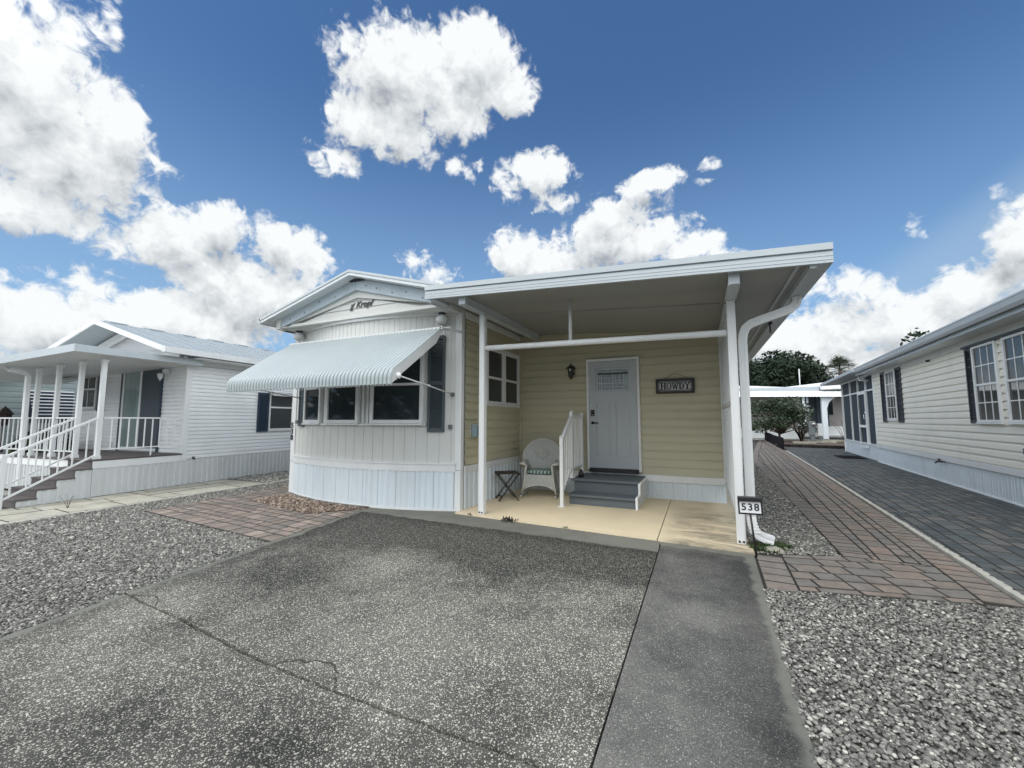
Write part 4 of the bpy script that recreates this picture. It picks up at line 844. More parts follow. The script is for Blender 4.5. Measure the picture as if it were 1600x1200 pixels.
# small electrical bits on the walls
b = MB(); b.box((XR, 6.12, 1.19), (XR+.02, 6.33, 1.43), bev=.004); hp(b, 'box_backplate', M['greige'])
b = MB(); (o, d, n) = bow(sx(-3.80)); b.box((o[0]-.03, o[1]-.045, 1.35), (o[0]+.03, o[1]+.0, 1.42), bev=.004); hp(b, 'outlet_cover', M['util'])
b = MB(); (o, d, n) = bow(sx(-7.50)); b.box((o[0]-.03, o[1]-.05, 1.42), (o[0]+.03, o[1]+.0, 1.49), bev=.004); hp(b, 'outlet_cover', M['util'])

# front door
DX0, DX1, DZ0, DZ1 = -2.055, -1.115, .55, 2.675
d_ = MB(); d_.box((DX0, 8.235, DZ0), (DX1, 8.275, DZ1))
door = hp(d_, 'door', M['door'])
dr = MB()
def raised(x0, x1, z0, z1, t=.02, w=.018, y=8.235, dep=.008):
    """picture-frame moulding round a panel"""
    dr.box((x0, y-dep, z0), (x0+w, y+.002, z1)); dr.box((x1-w, y-dep, z0), (x1, y+.002, z1)); dr.box((x0+w, y-dep+.001, z0), (x1-w, y+.002, z0+w)); dr.box((x0+w, y-dep+.001, z1-w), (x1-w, y+.002, z1))
# stiles and rails proud of two recessed panels
dr.box((DX0, 8.222, DZ0+.002), (DX0+.14, 8.236, DZ1-.002)); dr.box((DX1-.14, 8.222, DZ0+.002), (DX1, 8.236, DZ1-.002)); dr.box((DX0+.14, 8.2222, DZ0+.002), (DX1-.14, 8.236, DZ0+.24))
dr.box((DX0+.14, 8.2222, 1.83), (DX1-.14, 8.236, DZ1-.602)); dr.box((DX0+.14, 8.2222, DZ1-.14), (DX1-.14, 8.236, DZ1-.002)); dr.box((-1.645, 8.2224, DZ0+.24), (-1.525, 8.236, 1.83))
raised(DX0+.145, -1.65, DZ0+.245, 1.825, w=.014, y=8.236, dep=.006); raised(-1.52, DX1-.145, DZ0+.245, 1.825, w=.014, y=8.236, dep=.006)
hp(dr, 'door_panelling', M['door'], door); 
for o_ in door.children: pass
lt = MB(); GX0, GX1, GZ0, GZ1 = -1.885, -1.265, 2.085, 2.515
lt.box((GX0, 8.226, GZ0), (GX1, 8.24, GZ1)); hp(lt, 'door_glass', M['artglass'], door)
cmm = MB()
def came(x0, z0, x1, z1, w=.011): cmm.bar((x0, 8.222, z0), (x1, 8.222, z1), .012, w, up=(0, 0, 1) if abs(x1-x0) > abs(z1-z0) else (1, 0, 0))
for t in (.0, .33, 1.0): came(GX0, GZ0+(GZ1-GZ0)*t*.98+.004, GX1, GZ0+(GZ1-GZ0)*t*.98+.004)
for x in (GX0+.004, GX0+.09, GX0+.31, GX0+.53, GX1-.004): came(x, GZ0, x, GZ0+(.32 if x not in (GX0+.004, GX1-.004) else .43))
for (x0, z0, x1, z1) in ((.09, .07, .53, .07), (.09, .25, .31, .25), (.36, .2, .53, .2), (.36, .14, .36, .31), (.45, .14, .45, .31), (.16, .07, .16, .25), (.24, .14, .24, .25), (.05, .04, .05, .3), (.57, .04, .57, .3), (.1, .37, .5, .37)): came(GX0+x0, GZ0+z0, GX0+x1, GZ0+z1, .008)
hp(cmm, 'leading', M['came'], door)
b = MB(); b.bar((GX0+.005, 8.219, GZ0+.335), (GX1-.005, 8.219, GZ0+.335), .012, .03); hp(b, 'dark_glass_bar', M['black'], door)
df_ = MB(); fw_ = .052
df_.box((DX0-fw_, 8.21, .50), (DX0-.004, 8.30, DZ1+.06), bev=.006); df_.box((DX1+.004, 8.21, .50), (DX1+fw_, 8.30, DZ1+.06), bev=.006); df_.box((DX0-.004, 8.212, DZ1+.004), (DX1+.004, 8.30, DZ1+.058), bev=.006)
hp(df_, 'door_frame', M['white_vinyl'])
b = MB(); b.box((DX0-.005, 8.16, .475), (DX1+.005, 8.235, .545), bev=.004); hp(b, 'threshold', M['black'])
kb = MB(); kx = DX0+.07
kb.tube([(kx, 8.222, 1.61), (kx, 8.195, 1.61)], .034, 16); kb.box((kx-.036, 8.195, 1.575), (kx+.036, 8.222, 1.70), bev=.006)
hp(kb, 'deadbolt', M['bronze'], door); kb = MB(); kb.tube([(kx, 8.194, 1.60), (kx, 8.184, 1.60)], .022, 14); hp(kb, 'keypad', M['steel'], door)
kb = MB(); kb.tube([(kx, 8.222, 1.44), (kx, 8.2, 1.44)], .03, 14); kb.tube([(kx, 8.2, 1.44), (kx, 8.175, 1.44), (kx+.03, 8.168, 1.44), (kx+.12, 8.168, 1.438)], .011, 8); hp(kb, 'handle', M['bronze'], door)

# wall lantern
ln = empty('wall_lantern', (-2.41, 8.28, 2.48), label='small dark bronze lantern on the yellow wall left of the door', cat='lantern')
b = MB(); b.tube([(0, 0, -.02), (0, -.012, -.02)], .045, 14); b.bar((0, -.01, .0), (0, -.11, .06), .018, .02); b.build('bracket', M['bronze'], ln)
b = MB()
for k in range(6):
    a = math.pi/3*k; a2 = a+math.pi/3
    b.bar((.062*math.cos(a), -.13+.062*math.sin(a), .075), (.045*math.cos(a), -.13+.045*math.sin(a), -.10), .010, .010)
b.lathe([(.001, -.16), (.016, -.14), (.022, -.118), (.05, -.108), (.05, -.095), (.001, -.09)], (0, -.13, 0), 6, smooth=False); b.build('cage', M['bronze'], ln)
b = MB(); b.lathe([(.105, .070), (.10, .085), (.06, .115), (.03, .14), (.014, .155), (.012, .17), (.003, .20)], (0, -.13, 0), 6, smooth=False); b.lathe([(.105, .070), (.001, .078)], (0, -.13, 0), 6, smooth=False); b.build('hood', M['bronze'], ln)
b = MB(); b.lathe([(.056, .07), (.040, -.094)], (0, -.13, 0), 6, smooth=False); b.build('glass_body', M['glass2'], ln)
b = MB(); b.lathe([(.001, .02), (.016, .03), (.022, .05), (.014, .07)], (0, -.185, 0), 10); b.build('bulb', M['globe'], ln)

# HOWDY sign
hs_ = empty('howdy_sign', (-.425, 8.272, 2.135), label='black framed wooden sign reading HOWDY hung right of the door', cat='sign')
b = MB(); b.box((-.325, -.012, -.125), (.325, 0, .125)); b.build('backboard', M['black'], hs_)
b = MB(); b.box((-.34, -.03, .105), (.34, .0, .14), bev=.003); b.box((-.34, -.03, -.14), (.34, .0, -.105), bev=.003); b.box((-.34, -.03, -.105), (-.305, .0, .105)); b.box((.305, -.03, -.105), (.34, .0, .105)); b.build('frame', M['darkwood'], hs_)
b = MB(); b.prism([(-.25, -.013, -.075), (.25, -.013, -.075), (.275, -.013, -.05), (.275, -.013, .05), (.25, -.013, .075), (-.25, -.013, .075), (-.275, -.013, .05), (-.275, -.013, -.05)], (0, -.006, 0)); b.build('plank', M['plank'], hs_)
b = MB(); pp = [(-.27, -.015, -.092), (.27, -.015, -.092), (.292, -.015, -.065), (.292, -.015, .065), (.27, -.015, .092), (-.27, -.015, .092), (-.292, -.015, .065), (-.292, -.015, -.065)]; b.tube(pp, .003, 6, closed=True); b.build('line_border', M['plank'], hs_)
# slab-serif letters drawn as strokes
def slab_letter(mb, ch, x, w_, h_, t=.028):
    y = -.0235
    def st(x0, z0, x1, z1, tt=t): mb.bar((x+x0*w_, y, z0*h_), (x+x1*w_, y, z1*h_), .008, tt, up=(0, 0, 1) if abs(x1-x0)*w_ > abs(z1-z0)*h_ else (1, 0, 0))
    def serif(x0, z): mb.bar((x+x0*w_-.022, y-.0006, z*h_), (x+x0*w_+.022, y-.0006, z*h_), .008, .018)
    if ch == 'H': st(-.35, -.5, -.35, .5); st(.35, -.5, .35, .5); st(-.35, 0, .35, 0, .014); [serif(a, c) for a in (-.35, .35) for c in (-.46, .46)]
    if ch == 'O':
        pts = [(-.18, -.47), (.18, -.47), (.38, -.28), (.38, .28), (.18, .47), (-.18, .47), (-.38, .28), (-.38, -.28)]
        for i in range(8): a, c = pts[i], pts[(i+1) % 8]; st(a[0], a[1], c[0], c[1], .02 if abs(a[0]-c[0]) < .3 else .014)
    if ch == 'W': st(-.45, .5, -.22, -.5, .018); st(-.22, -.5, 0, .3, .016); st(0, .3, .22, -.5, .018); st(.22, -.5, .45, .5, .016); serif(-.45, .46); serif(.45, .46); serif(0, .46)
    if ch == 'D': st(-.3, -.5, -.3, .5); st(-.35, .46, .15, .46, .014); st(-.35, -.46, .15, -.46, .014); st(.15, .46, .36, .25, .016); st(.15, -.46, .36, -.25, .016); st(.36, .27, .36, -.27)
    if ch == 'Y': st(-.4, .5, 0, -.02, .02); st(.4, .5, 0, -.02, .016); st(0, .05, 0, -.5); serif(-.4, .46); serif(.4, .46); serif(0, -.46)
b = MB()
for ch, x in zip('HOWDY', (-.205, -.105, .005, .115, .215)): slab_letter(b, ch, x, .085 if ch != 'W' else .105, .125)
b.build('lettering', M['black'], hs_)
b = MB(); b.tube([(-.19, -.012, .14), (-.02, -.02, .236), (.02, -.02, .236), (.24, -.012, .14)], .0035, 6); b.tube([(0, 0, .232), (0, -.03, .236)], .005, 6); b.build('hanging_wire', M['darkwood'], hs_)

# mailbox on the side wall
mbx = empty('wall_mailbox', (XR+.03, 6.22, 1.31), label='small blue-grey metal box on the yellow side wall by the corner', cat='mailbox')
b = MB(); b.box((0, -.085, -.10), (.10, .085, .08), bev=.006); b.build('body', mat('box_blue_grey', (.20, .27, .30), .4, var=.06), mbx)
b = MB(); b.prism([(0, -.09, .082), (.115, -.09, .082), (.11, -.09, .098), (0, -.09, .115)], (0, .18, 0)); b.build('lid', mat('box_lid', (.25, .32, .35), .4), mbx)

# globe lights under the frieze
def globe_light(x, y, z, label):
    t = empty('globe_light', (x, y, z), label=label, cat='light fixture', group='globe lights under the gable')
    q = MB(); q.lathe([(.001, .0), (.052, .0), (.062, -.02), (.058, -.045), (.045, -.055), (.001, -.055)], n=20); q.build('collar', M['black'], t)
    q = MB(); q.lathe([(.045, -.056), (.075, -.075), (.098, -.115), (.10, -.15), (.085, -.19), (.05, -.215), (.001, -.222)], n=24); q.build('globe', M['globe'], t)
globe_light(-3.92, 5.68, 3.325, 'round white globe light under the gable nearest the carport roof')
globe_light(-7.38, 5.66, 3.325, 'round white globe light under the gable above the left end of the striped awning')

# ================================================================== CARPORT
cp = empty('carport', (-1.2, 5.2, 0), label='white flat carport roof on two square posts over the porch', cat='carport')
CO = Vector((-1.2, 5.2, 0))
def cpb(mb, name, m, par=None, **k): mb.v = [tuple(Vector(p)-CO) for p in mb.v]; return mb.build(name, m, par or cp, **k)
fy = lambda x: 5.05-.03*(x+3.75)                 # front edge, slightly skewed
cz = lambda x: 3.385-.060*(x+3.75)               # underside of the roof pans
XA, XB, YE = -3.74, 1.245, 14.6
r_ = MB(); 
r_.add([(XA, fy(XA)+.03, cz(XA)), (XB-.16, fy(XB)+.03, cz(XB-.16)), (XB-.16, YE, cz(XB-.16)), (XA, YE, cz(XA)), (XA, fy(XA)+.03, cz(XA)+.09), (XB-.16, fy(XB)+.03, cz(XB-.16)+.09), (XB-.16, YE, cz(XB-.16)+.09), (XA, YE, cz(XA)+.09)],
       [(0, 3, 2, 1), (4, 5, 6, 7), (0, 1, 5, 4), (1, 2, 6, 5), (2, 3, 7, 6), (3, 0, 4, 7)])
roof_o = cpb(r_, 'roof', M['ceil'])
for y in (6.9, 8.9, 11.2):                         # pan joints on the underside
    b = MB(); b.add([(XA+.55, y, cz(XA+.55)-.003), (.30, y-.02, cz(.30)-.003), (.30, y+.012, cz(.30)-.003), (XA+.55, y+.032, cz(XA+.55)-.003)], [(0, 1, 2, 3)]); b.v = [tuple(Vector(p)-CO) for p in b.v]; b.build('pan_joint', M['ceil'], roof_o)
b = MB()
b.prism([(XA+.5, 6.36, cz(XA+.5)), (.30, 6.34, cz(.30)), (.30, 6.34, cz(.3)-.022), (XA+.5, 6.36, cz(XA+.5)-.022)], (0, .05, 0))
b.v = [tuple(Vector(p)-CO) for p in b.v]; b.build('pan_joint', M['ceil'], roof_o)
f_ = MB()                                          # front fascia: lower face, bead, upper drip cap
def fas(y0, y1, z0, z1): f_.add([(XA-.05, fy(XA)+y0, cz(XA)+z0), (XB, fy(XB)+y0, cz(XB)+z0), (XB, fy(XB)+y0, cz(XB)+z1), (XA-.05, fy(XA)+y0, cz(XA)+z1), (XA-.05, fy(XA)+y1, cz(XA)+z0), (XB, fy(XB)+y1, cz(XB)+z0), (XB, fy(XB)+y1, cz(XB)+z1), (XA-.05, fy(XA)+y1, cz(XA)+z1)], [(0, 1, 2, 3), (7, 6, 5, 4), (0, 4, 5, 1), (1, 5, 6, 2), (2, 6, 7, 3), (3, 7, 4, 0)])
fas(-.015, .028, -.035, .078); fas(-.019, -.0155, -.005, .0); fas(-.019, -.0155, .035, .04); fas(-.002, .028, .0785, .096); fas(-.03, .028, .0965, .165)
cpb(f_, 'fascia', M['fascia'])
g_ = MB()                                          # gutter along the right edge
zg = cz(XB); P = [(XB-.005, zg-.04), (XB-.005, zg+.16), (XB-.03, zg+.16), (XB-.03, zg-.01), (XB-.15, zg-.01), (XB-.15, zg+.01), (XB-.185, zg+.01), (XB-.185, zg-.055), (XB-.13, zg-.055), (XB-.125, zg-.04)]
g_.prism([(x, fy(XB)+.03, z) for x, z in P], (0, YE-fy(XB)-.03, 0)); g_.box((XB-.29, fy(XB)+.05, cz(XB-.2)-.018), (XB-.26, YE, cz(XB-.2)))
cpb(g_, 'gutter', M['fascia'])
b = MB(); P = [(XA+.0, cz(XA)-.10), (XA+.0, cz(XA)+.0), (XA+.10, cz(XA)-.0), (XA+.10, cz(XA)-.05), (XA+.05, cz(XA)-.06)]
b.prism([(x, fy(XA)+.035, z) for x, z in P], (0, 3.2, 0)); cpb(b, 'hanger_rail', M['fascia'])
def post(x, y, h, top):
    q = MB(); s = .048
    q.box((x-s, y-s, .028), (x+s, y+s, h), bev=.008)
    for dx in (-.030, .030): q.box((x+dx-.002, y-s-.003, .08), (x+dx+.002, y-s+.001, h-.05))
    po = cpb(q, 'post', M['white_vinyl'])
    for dx in (-.022, .022): q = MB(); q.tube([(x+dx, y-s+.002, .062), (x+dx, y-s-.008, .062)], .013, 10); cpb(q, 'bolt', M['black'], po)
    return po
post(-3.175, 5.78, 3.215, 0); post(.385, 5.72, 2.985, 0)
def beam(x, z0, y0, y1):
    q = MB(); q.box((x-.045, y0, z0), (x+.045, y1, cz(x)-.002), bev=.004); q.box((x-.055, y0-.006, z0-.004), (x+.055, y0-.001, cz(x)-.004)); q.box((x-.06, y0+.014, z0-.012), (x+.06, y1, z0+.010)); return cpb(q, 'header_beam', M['fascia'])
beam(-3.175, 3.225, 5.12, 8.25); beam(.385, 2.995, 5.02, 8.25)
for (x, z) in ((-3.12, 3.19), (.33, 2.965), (.44, 2.965)): q = MB(); q.tube([(x, 5.73, z), (x, 5.715, z)], .009, 8); cpb(q, 'bracket_bolt', M['black'])
q = MB(); q.tube([(-3.12, 5.77, 2.652), (.33, 5.72, 2.585)], .043, 16); cpb(q, 'cross_pipe', M['white_vinyl'])
q = MB(); xh = -1.70; q.tube([(xh, 5.752, 2.64), (xh, 5.76, cz(xh)-.002)], .026, 12); cpb(q, 'hanger_pipe', M['trim'])
# downspout with its elbows
q = MB(); 
def rect_sweep(mb, pts, w_, d_):
    pts = [Vector(p) for p in pts]; rings = []; side = None
    for i, p in enumerate(pts):
        t = (pts[min(i+1, len(pts)-1)]-pts[max(i-1, 0)]).normalized()
        n = Vector((0, 1, 0)); n = (n-t*n.dot(t)).normalized() if abs(t.y) < .9 else Vector((1, 0, 0)); s_ = t.cross(n).normalized()
        rings.append([p+s_*(a*w_/2)+n*(b_*d_/2) for a, b_ in ((-1, -1), (-.35, -1), (-.25, -.9), (.25, -.9), (.35, -1), (1, -1), (1, 1), (-1, 1))])
    k = 8; f = [(i*k+j, i*k+(j+1) % k, (i+1)*k+(j+1) % k, (i+1)*k+j) for i in range(len(rings)-1) for j in range(k)]+[tuple(range(k)), tuple((len(rings)-1)*k+j for j in range(k))[::-1]]
    mb.add([v for r_ in rings for v in r_], f)
dsx, dsy = .505, 5.80
path_ = [(1.14, 6.05, 3.06), (1.14, 6.05, 2.99), (1.125, 6.045, 2.935), (1.07, 6.03, 2.885), (.98, 6.0, 2.845), (.84, 5.94, 2.79), (.70, 5.87, 2.735), (.60, 5.83, 2.69), (.54, 5.81, 2.635), (dsx+.01, dsy, 2.56), (dsx, dsy, 2.48), (dsx, dsy, 1.4), (dsx, dsy, .34)]
rect_sweep(q, path_, .10, .08); cpb(q, 'downspout', M['trim'])
q = MB(); rect_sweep(q, [(dsx, dsy, .345), (dsx+.005, dsy, .25), (dsx+.03, dsy, .18), (dsx+.08, dsy+.01, .125), (dsx+.14, dsy+.02, .095), (dsx+.22, dsy+.03, .075)], .1, .085)
for k in range(5): z = .30-k*.035; q.box((dsx-.052+k*.004, dsy-.046, z), (dsx+.052+k*.01, dsy+.046, z+.006))
cpb(q, 'downspout_elbow', M['bright'])
q = MB(); q.box((.97, 7.1, 2.93), (1.02, 7.15, 3.09)); q.box((.98, 7.11, 2.80), (1.0, 7.13, 2.94)); cpb(q, 'gutter_bracket', M['black'])
# lattice privacy panel between the right post and the wall
lt_ = empty('lattice_panel', (.37, 5.78, 0), label='narrow white lattice privacy panel behind the right carport post', cat='lattice panel')
q = MB(); y0, y1, z0, z1 = .06, 2.46, .34, 2.9
for z in (z0, 1.69, z1-.06): q.box((-.022, y0, z), (.022, y1, z+.055), bev=.003)
for y in (y0, y1-.05): q.box((-.022, y, z0+.055), (.022, y+.05, z1-.06))
q.build('frame', M['trim'], lt_)
q = MB(); st = .085
def lat(sgn, xo):
    k = -3.0
    while k < 6:
        # line y = y0 + (z-z0)*sgn + k clipped to the panel
        pts = []
        for (ya, za) in [(y0, z0+(y0-k)*sgn), (y1, z0+(y1-k)*sgn)]:
            pts.append((ya, za))
        (ya, za), (yb, zb_) = pts
        if za > zb_: ya, za, yb, zb_ = yb, zb_, ya, za
        if zb_ > z0 and za < z1 and abs(zb_-za) > 1e-6:
            t0 = max(0, (z0-za)/(zb_-za)); t1 = min(1, (z1-za)/(zb_-za))
            if t1 > t0: q.bar((xo, ya+(yb-ya)*t0, za+(zb_-za)*t0), (xo, ya+(yb-ya)*t1, za+(zb_-za)*t1), .006, .032, up=(0, 0, 1))
        k += st*1.5
lat(1, -.006); lat(-1, .002); q.build('lattice', M['trim'], lt_)

# ================================================================== WINDOW AWNING
aw = empty('window_awning', (-5.56, 5.47, 2.97), label='white corrugated aluminium awning over the bowed front windows', cat='awning')
WX = 1.79
prof = []                                          # (y, z) from wall to lip, relative
for t in np.linspace(0, 1, 12): prof.append((-1.10*t, -.775*t))
for a in np.linspace(0, 1, 9)[1:]:
    ang = R(35.2)+(R(92)-R(35.2))*a; prof.append((prof[11][0]-.145*(math.sin(ang)-math.sin(R(35.2)))*.85, prof[11][1]-.16*(math.cos(R(35.2))-math.cos(ang))*1.0))
prof.append((prof[-1][0], prof[-1][1]-.075))
P2 = []
nseg = 50; per = 2*WX/nseg
xs_ = []
for i in range(nseg):
    x = -WX+per*i
    for f_x, h in ((0, 0), (.12, .0), (.22, .016), (.42, .024), (.62, .024), (.80, .016), (.90, .0)): xs_.append((x+per*f_x, h))
xs_.append((WX, 0))
rows = []
for i, (y, z) in enumerate(prof):
    j0, j1 = max(i-1, 0), min(i+1, len(prof)-1); ty, tz = prof[j1][0]-prof[j0][0], prof[j1][1]-prof[j0][1]; l = math.hypot(ty, tz); ny, nz_ = tz/l, -ty/l
    end = (i == len(prof)-1)
    rows.append([(x, y+ny*h, z+nz_*h-(.018*(h < .01) if end else 0)) for x, h in xs_])
q = MB(); q.grid(rows, smooth=False); ao = q.build('canopy', M['awning'], aw, fix=False)
so_ = ao.modifiers.new('solid', 'SOLIDIFY'); so_.thickness = .004
for sx_ in (-1, 1):                                # side wings
    q = MB(); W_ = WX*sx_
    top = [(y, z) for y, z in prof]; inner = [(-.02, -.085)]+[(y+.055, z-.115) for y, z in prof[2:12]]+[(prof[11][0]+.045, prof[11][1]-.16), (prof[-1][0]+.10, prof[-1][1]+.08), (prof[-1][0], prof[-1][1]+.01)]
    poly = [(W_, y, z+.004) for y, z in top]+[(W_, y, z) for y, z in inner[::-1]]
    q.prism(poly, (-.006*sx_, 0, 0)); wing = q.build('side_wing', M['trim'], aw)
    q = MB(); q.tube([(W_, -1.03, -.86), (W_+.02*sx_, -1.03, -.86)], .045, 14); q.lathe([(.04, 0), (.02, .02), (.001, .024)], (0, 0, 0), 12); 
    q.v = [v if i < 28 else (W_+.02*sx_+v[2]*sx_, -1.03+v[0], -.86+v[1]) for i, v in enumerate(q.v)]; q.build('pivot_disc', M['bright'], wing)
    q = MB(); q.tube([(W_+.012*sx_, -1.02, -.865), (W_+.012*sx_-.0, -.35, -.95), (W_+.0, .33, -1.045)], .011, 8); q.tube([(W_+.012*sx_, -.36, -.945), (W_+.012*sx_, -.30, -.956)], .016, 8); q.build('arm_rod', M['trim'], aw)
    q = MB(); q.box((W_-.025, .31, -1.075), (W_+.025, .37, -1.015), bev=.004); q.build('rod_bracket', M['util'], aw)
q = MB(); q.box((-WX-.02, -.02, -.01), (WX+.02, .035, .035), bev=.003); q.box((-WX-.02, .02, .015), (WX+.16, .04, .028))
q.add([(WX-.03, -.02, .0), (WX+.0, -.02, .0), (WX+.19, .36, -.02), (WX+.15, .36, -.02), (WX-.03, -.02, .045), (WX+.0, -.02, .045), (WX+.19, .36, .02), (WX+.15, .36, .02)], [(0, 1, 2, 3), (4, 5, 6, 7), (0, 1, 5, 4), (1, 2, 6, 5), (2, 3, 7, 6), (3, 0, 4, 7)])
q.build('header_rail', M['trim'], aw)
for z_, y_ in ((-.012, .0),): pass

# ================================================================== PORCH: steps, railing, chair, table
stp = empty('porch_steps', (-1.6, 7.7, .028), label='two grey composite steps with a white side panel below the front door', cat='steps')
SO_ = Vector((-1.6, 7.7, 0)); X0, X1 = -2.17, -1.02
def spb(mb, name, m, par=None): mb.v = [tuple(Vector(p)-SO_-Vector((0, 0, .028))) for p in mb.v]; return mb.build(name, m, par or stp)
q = MB(); q.box((X0+.01, 7.12, .03), (X1-.01, 8.25, .165)); q.box((X0+.01, 7.43, .165), (X1-.01, 8.25, .39)); spb(q, 'riser', M['step'])
q = MB(); q.box((X0, 7.07, .167), (X1, 7.425, .205), bev=.006); spb(q, 'tread', M['step'])
q = MB(); q.box((X0-.03, 7.38, .392), (X1+.02, 8.26, .435), bev=.006); q.box((X0-.03, 7.65, .4355), (X1+.02, 7.658, .4365)); spb(q, 'tread', M['step'])
q = MB(); q.box((X1+.002, 7.10, .03), (X1+.022, 8.28, .205)); q.box((X1+.002, 7.40, .206), (X1+.021, 8.28, .39)); spb(q, 'side_panel', M['skirt_l'])
q = MB(); q.box((X1-.004, 7.055, .03), (X1+.03, 7.085, .21)); q.box((X1+.0, 7.065, .207), (X1+.034, 7.40, .228)); q.box((X1+.0, 7.37, .228), (X1+.034, 7.40, .41)); q.box((X1+.022, 7.38, .392), (X1+.045, 8.26, .425)); spb(q, 'side_trim', M['bright'])
rl = empty('stair_railing', (-2.2, 6.85, .028), label='white picket handrail on the left side of the porch steps', cat='railing')
RO = Vector((-2.2, 6.85, .028))
def rb(mb, name, m): mb.v = [tuple(Vector(p)-RO) for p in mb.v]; return mb.build(name, m, rl)
rx_ = -2.2
for (y, zb_, zt_) in ((6.82, .03, 1.20), (7.42, .44, 1.64), (8.14, .44, 1.62)):
    q = MB(); q.box((rx_-.03, y-.03, zb_), (rx_+.03, y+.03, zt_), bev=.005); q.lathe([(.038, 0), (.038, .018), (.02, .03), (.001, .034)], (rx_, y, zt_), 4, smooth=False); q.box((rx_-.055, y-.055, zb_), (rx_+.055, y+.055, zb_+.016), bev=.003); rb(q, 'post', M['white_vinyl'])
q = MB(); q.bar((rx_, 6.83, 1.155), (rx_, 7.42, 1.565), .05, .045); q.bar((rx_, 7.42, 1.565), (rx_, 8.14, 1.565), .05, .045); rb(q, 'top_rail', M['white_vinyl'])
q = MB(); q.bar((rx_, 6.83, .26), (rx_, 7.42, .62), .03, .03); q.bar((rx_, 7.42, .60), (rx_, 8.14, .60), .03, .03); rb(q, 'bottom_rail', M['white_vinyl'])
for i in range(5): y = 6.92+i*.1; t = (y-6.83)/.59; q = MB(); q.box((rx_-.009, y-.009, .26+.36*t), (rx_+.009, y+.009, 1.15+.41*t)); rb(q, 'picket', M['white_vinyl'])
for i in range(6): y = 7.52+i*.1; q = MB(); q.box((rx_-.009, y-.009, .60), (rx_+.009, y+.009, 1.56)); rb(q, 'picket', M['white_vinyl'])
q = MB(); q.lathe([(.001, 0), (.05, 0), (.055, .05), (.04, .10), (.02, .135), (.001, .15)], n=12); q.build('ornament', M['black'], None, label='small black ornament on the left end of the top porch step', cat='ornament', loc=(-2.08, 7.62, .436))

# wicker rocking chair
ch = empty('wicker_rocking_chair', (-2.92, 7.72, .028), R(0), label='white wicker rocking chair with green striped cushion in the porch corner', cat='chair')
ch.rotation_euler = (0, 0, R(12))
def arcpts(f, n): return [f(i/(n-1)) for i in range(n)]
# back: wide rounded fan, curved in plan, leaning rearwards
def back_outline(t):                                # t 0..1 round the fan from lower left to lower right
    a = math.pi*(1.20-1.40*t); return (.385*math.cos(a), .73+.345*math.sin(a))
def bk(x, z): return (x, .17+.22*(z-.40)-.42*x*x, z)
nx, nz2 = 49, 30; rows = []
def half(z):
    if z < .62: return .20+.06*((z-.40)/.22)
    s_ = (z-.73)/.345; return .385*math.sqrt(max(0.0, 1-s_*s_)) if z > .62 else .2
for j in range(nz2+1):
    z = .40+(1.073-.40)*j/nz2; h = half(z)
    if .55 < z < .66: h = .255+(.365-.255)*((z-.55)/.11)
    rows.append([(lambda x, i: (bk(x, z)[0], bk(x, z)[1]-(.006 if i % 2 else 0), z))(-h+2*h*i/(nx-1), i) for i in range(nx)])
q = MB(); q.grid(rows); bo = q.build('back', M['wicker'], ch, fix=False); sm = bo.modifiers.new('s', 'SOLIDIFY'); sm.thickness = .018
q = MB(); rim = [bk(-.255, .55), bk(-.30, .60)]+[bk(*back_outline(t)) for t in np.linspace(0.04, .96, 28)]+[bk(.30, .60), bk(.255, .55)]
q.tube(rim, .021, 10); q.build('back_rim', M['wicker_rim'], ch)
q = MB(); D_ = [(0, .115), (.09, .045), (.15, 0), (.09, -.045), (0, -.115), (-.09, -.045), (-.15, 0), (-.09, .045)]
for k in (1, .72, .45, .2): q.tube([tuple(Vector(bk(x*k, .80+z*k))+Vector((0, -.03, 0))) for x, z in D_], .014, 8, closed=True)
q.build('diamond_weave', M['wicker_rim'], ch)
q = MB(); q.box((-.27, -.26, .375), (.27, .22, .42), bev=.01); q.build('seat', M['wicker'], ch)
# cushion with soft edges
bm_ = bmesh.new(); bmesh.ops.create_cube(bm_, size=1); bmesh.ops.subdivide_edges(bm_, edges=bm_.edges[:], cuts=6, use_grid_fill=True)
for v in bm_.verts:
    x, y, z = v.co*2; v.co = Vector((x*.245*(1-.05*y*y), y*.22*(1-.05*x*x), z*.042*(1-.35*x*x*x*x)*(1-.35*y**4)))
q = MB(); q.bm(bm_, smooth=True); bm_.free(); q.v = [(x, y-.02, z+.465) for x, y, z in q.v]; q.build('cushion', M['cushion'], ch)
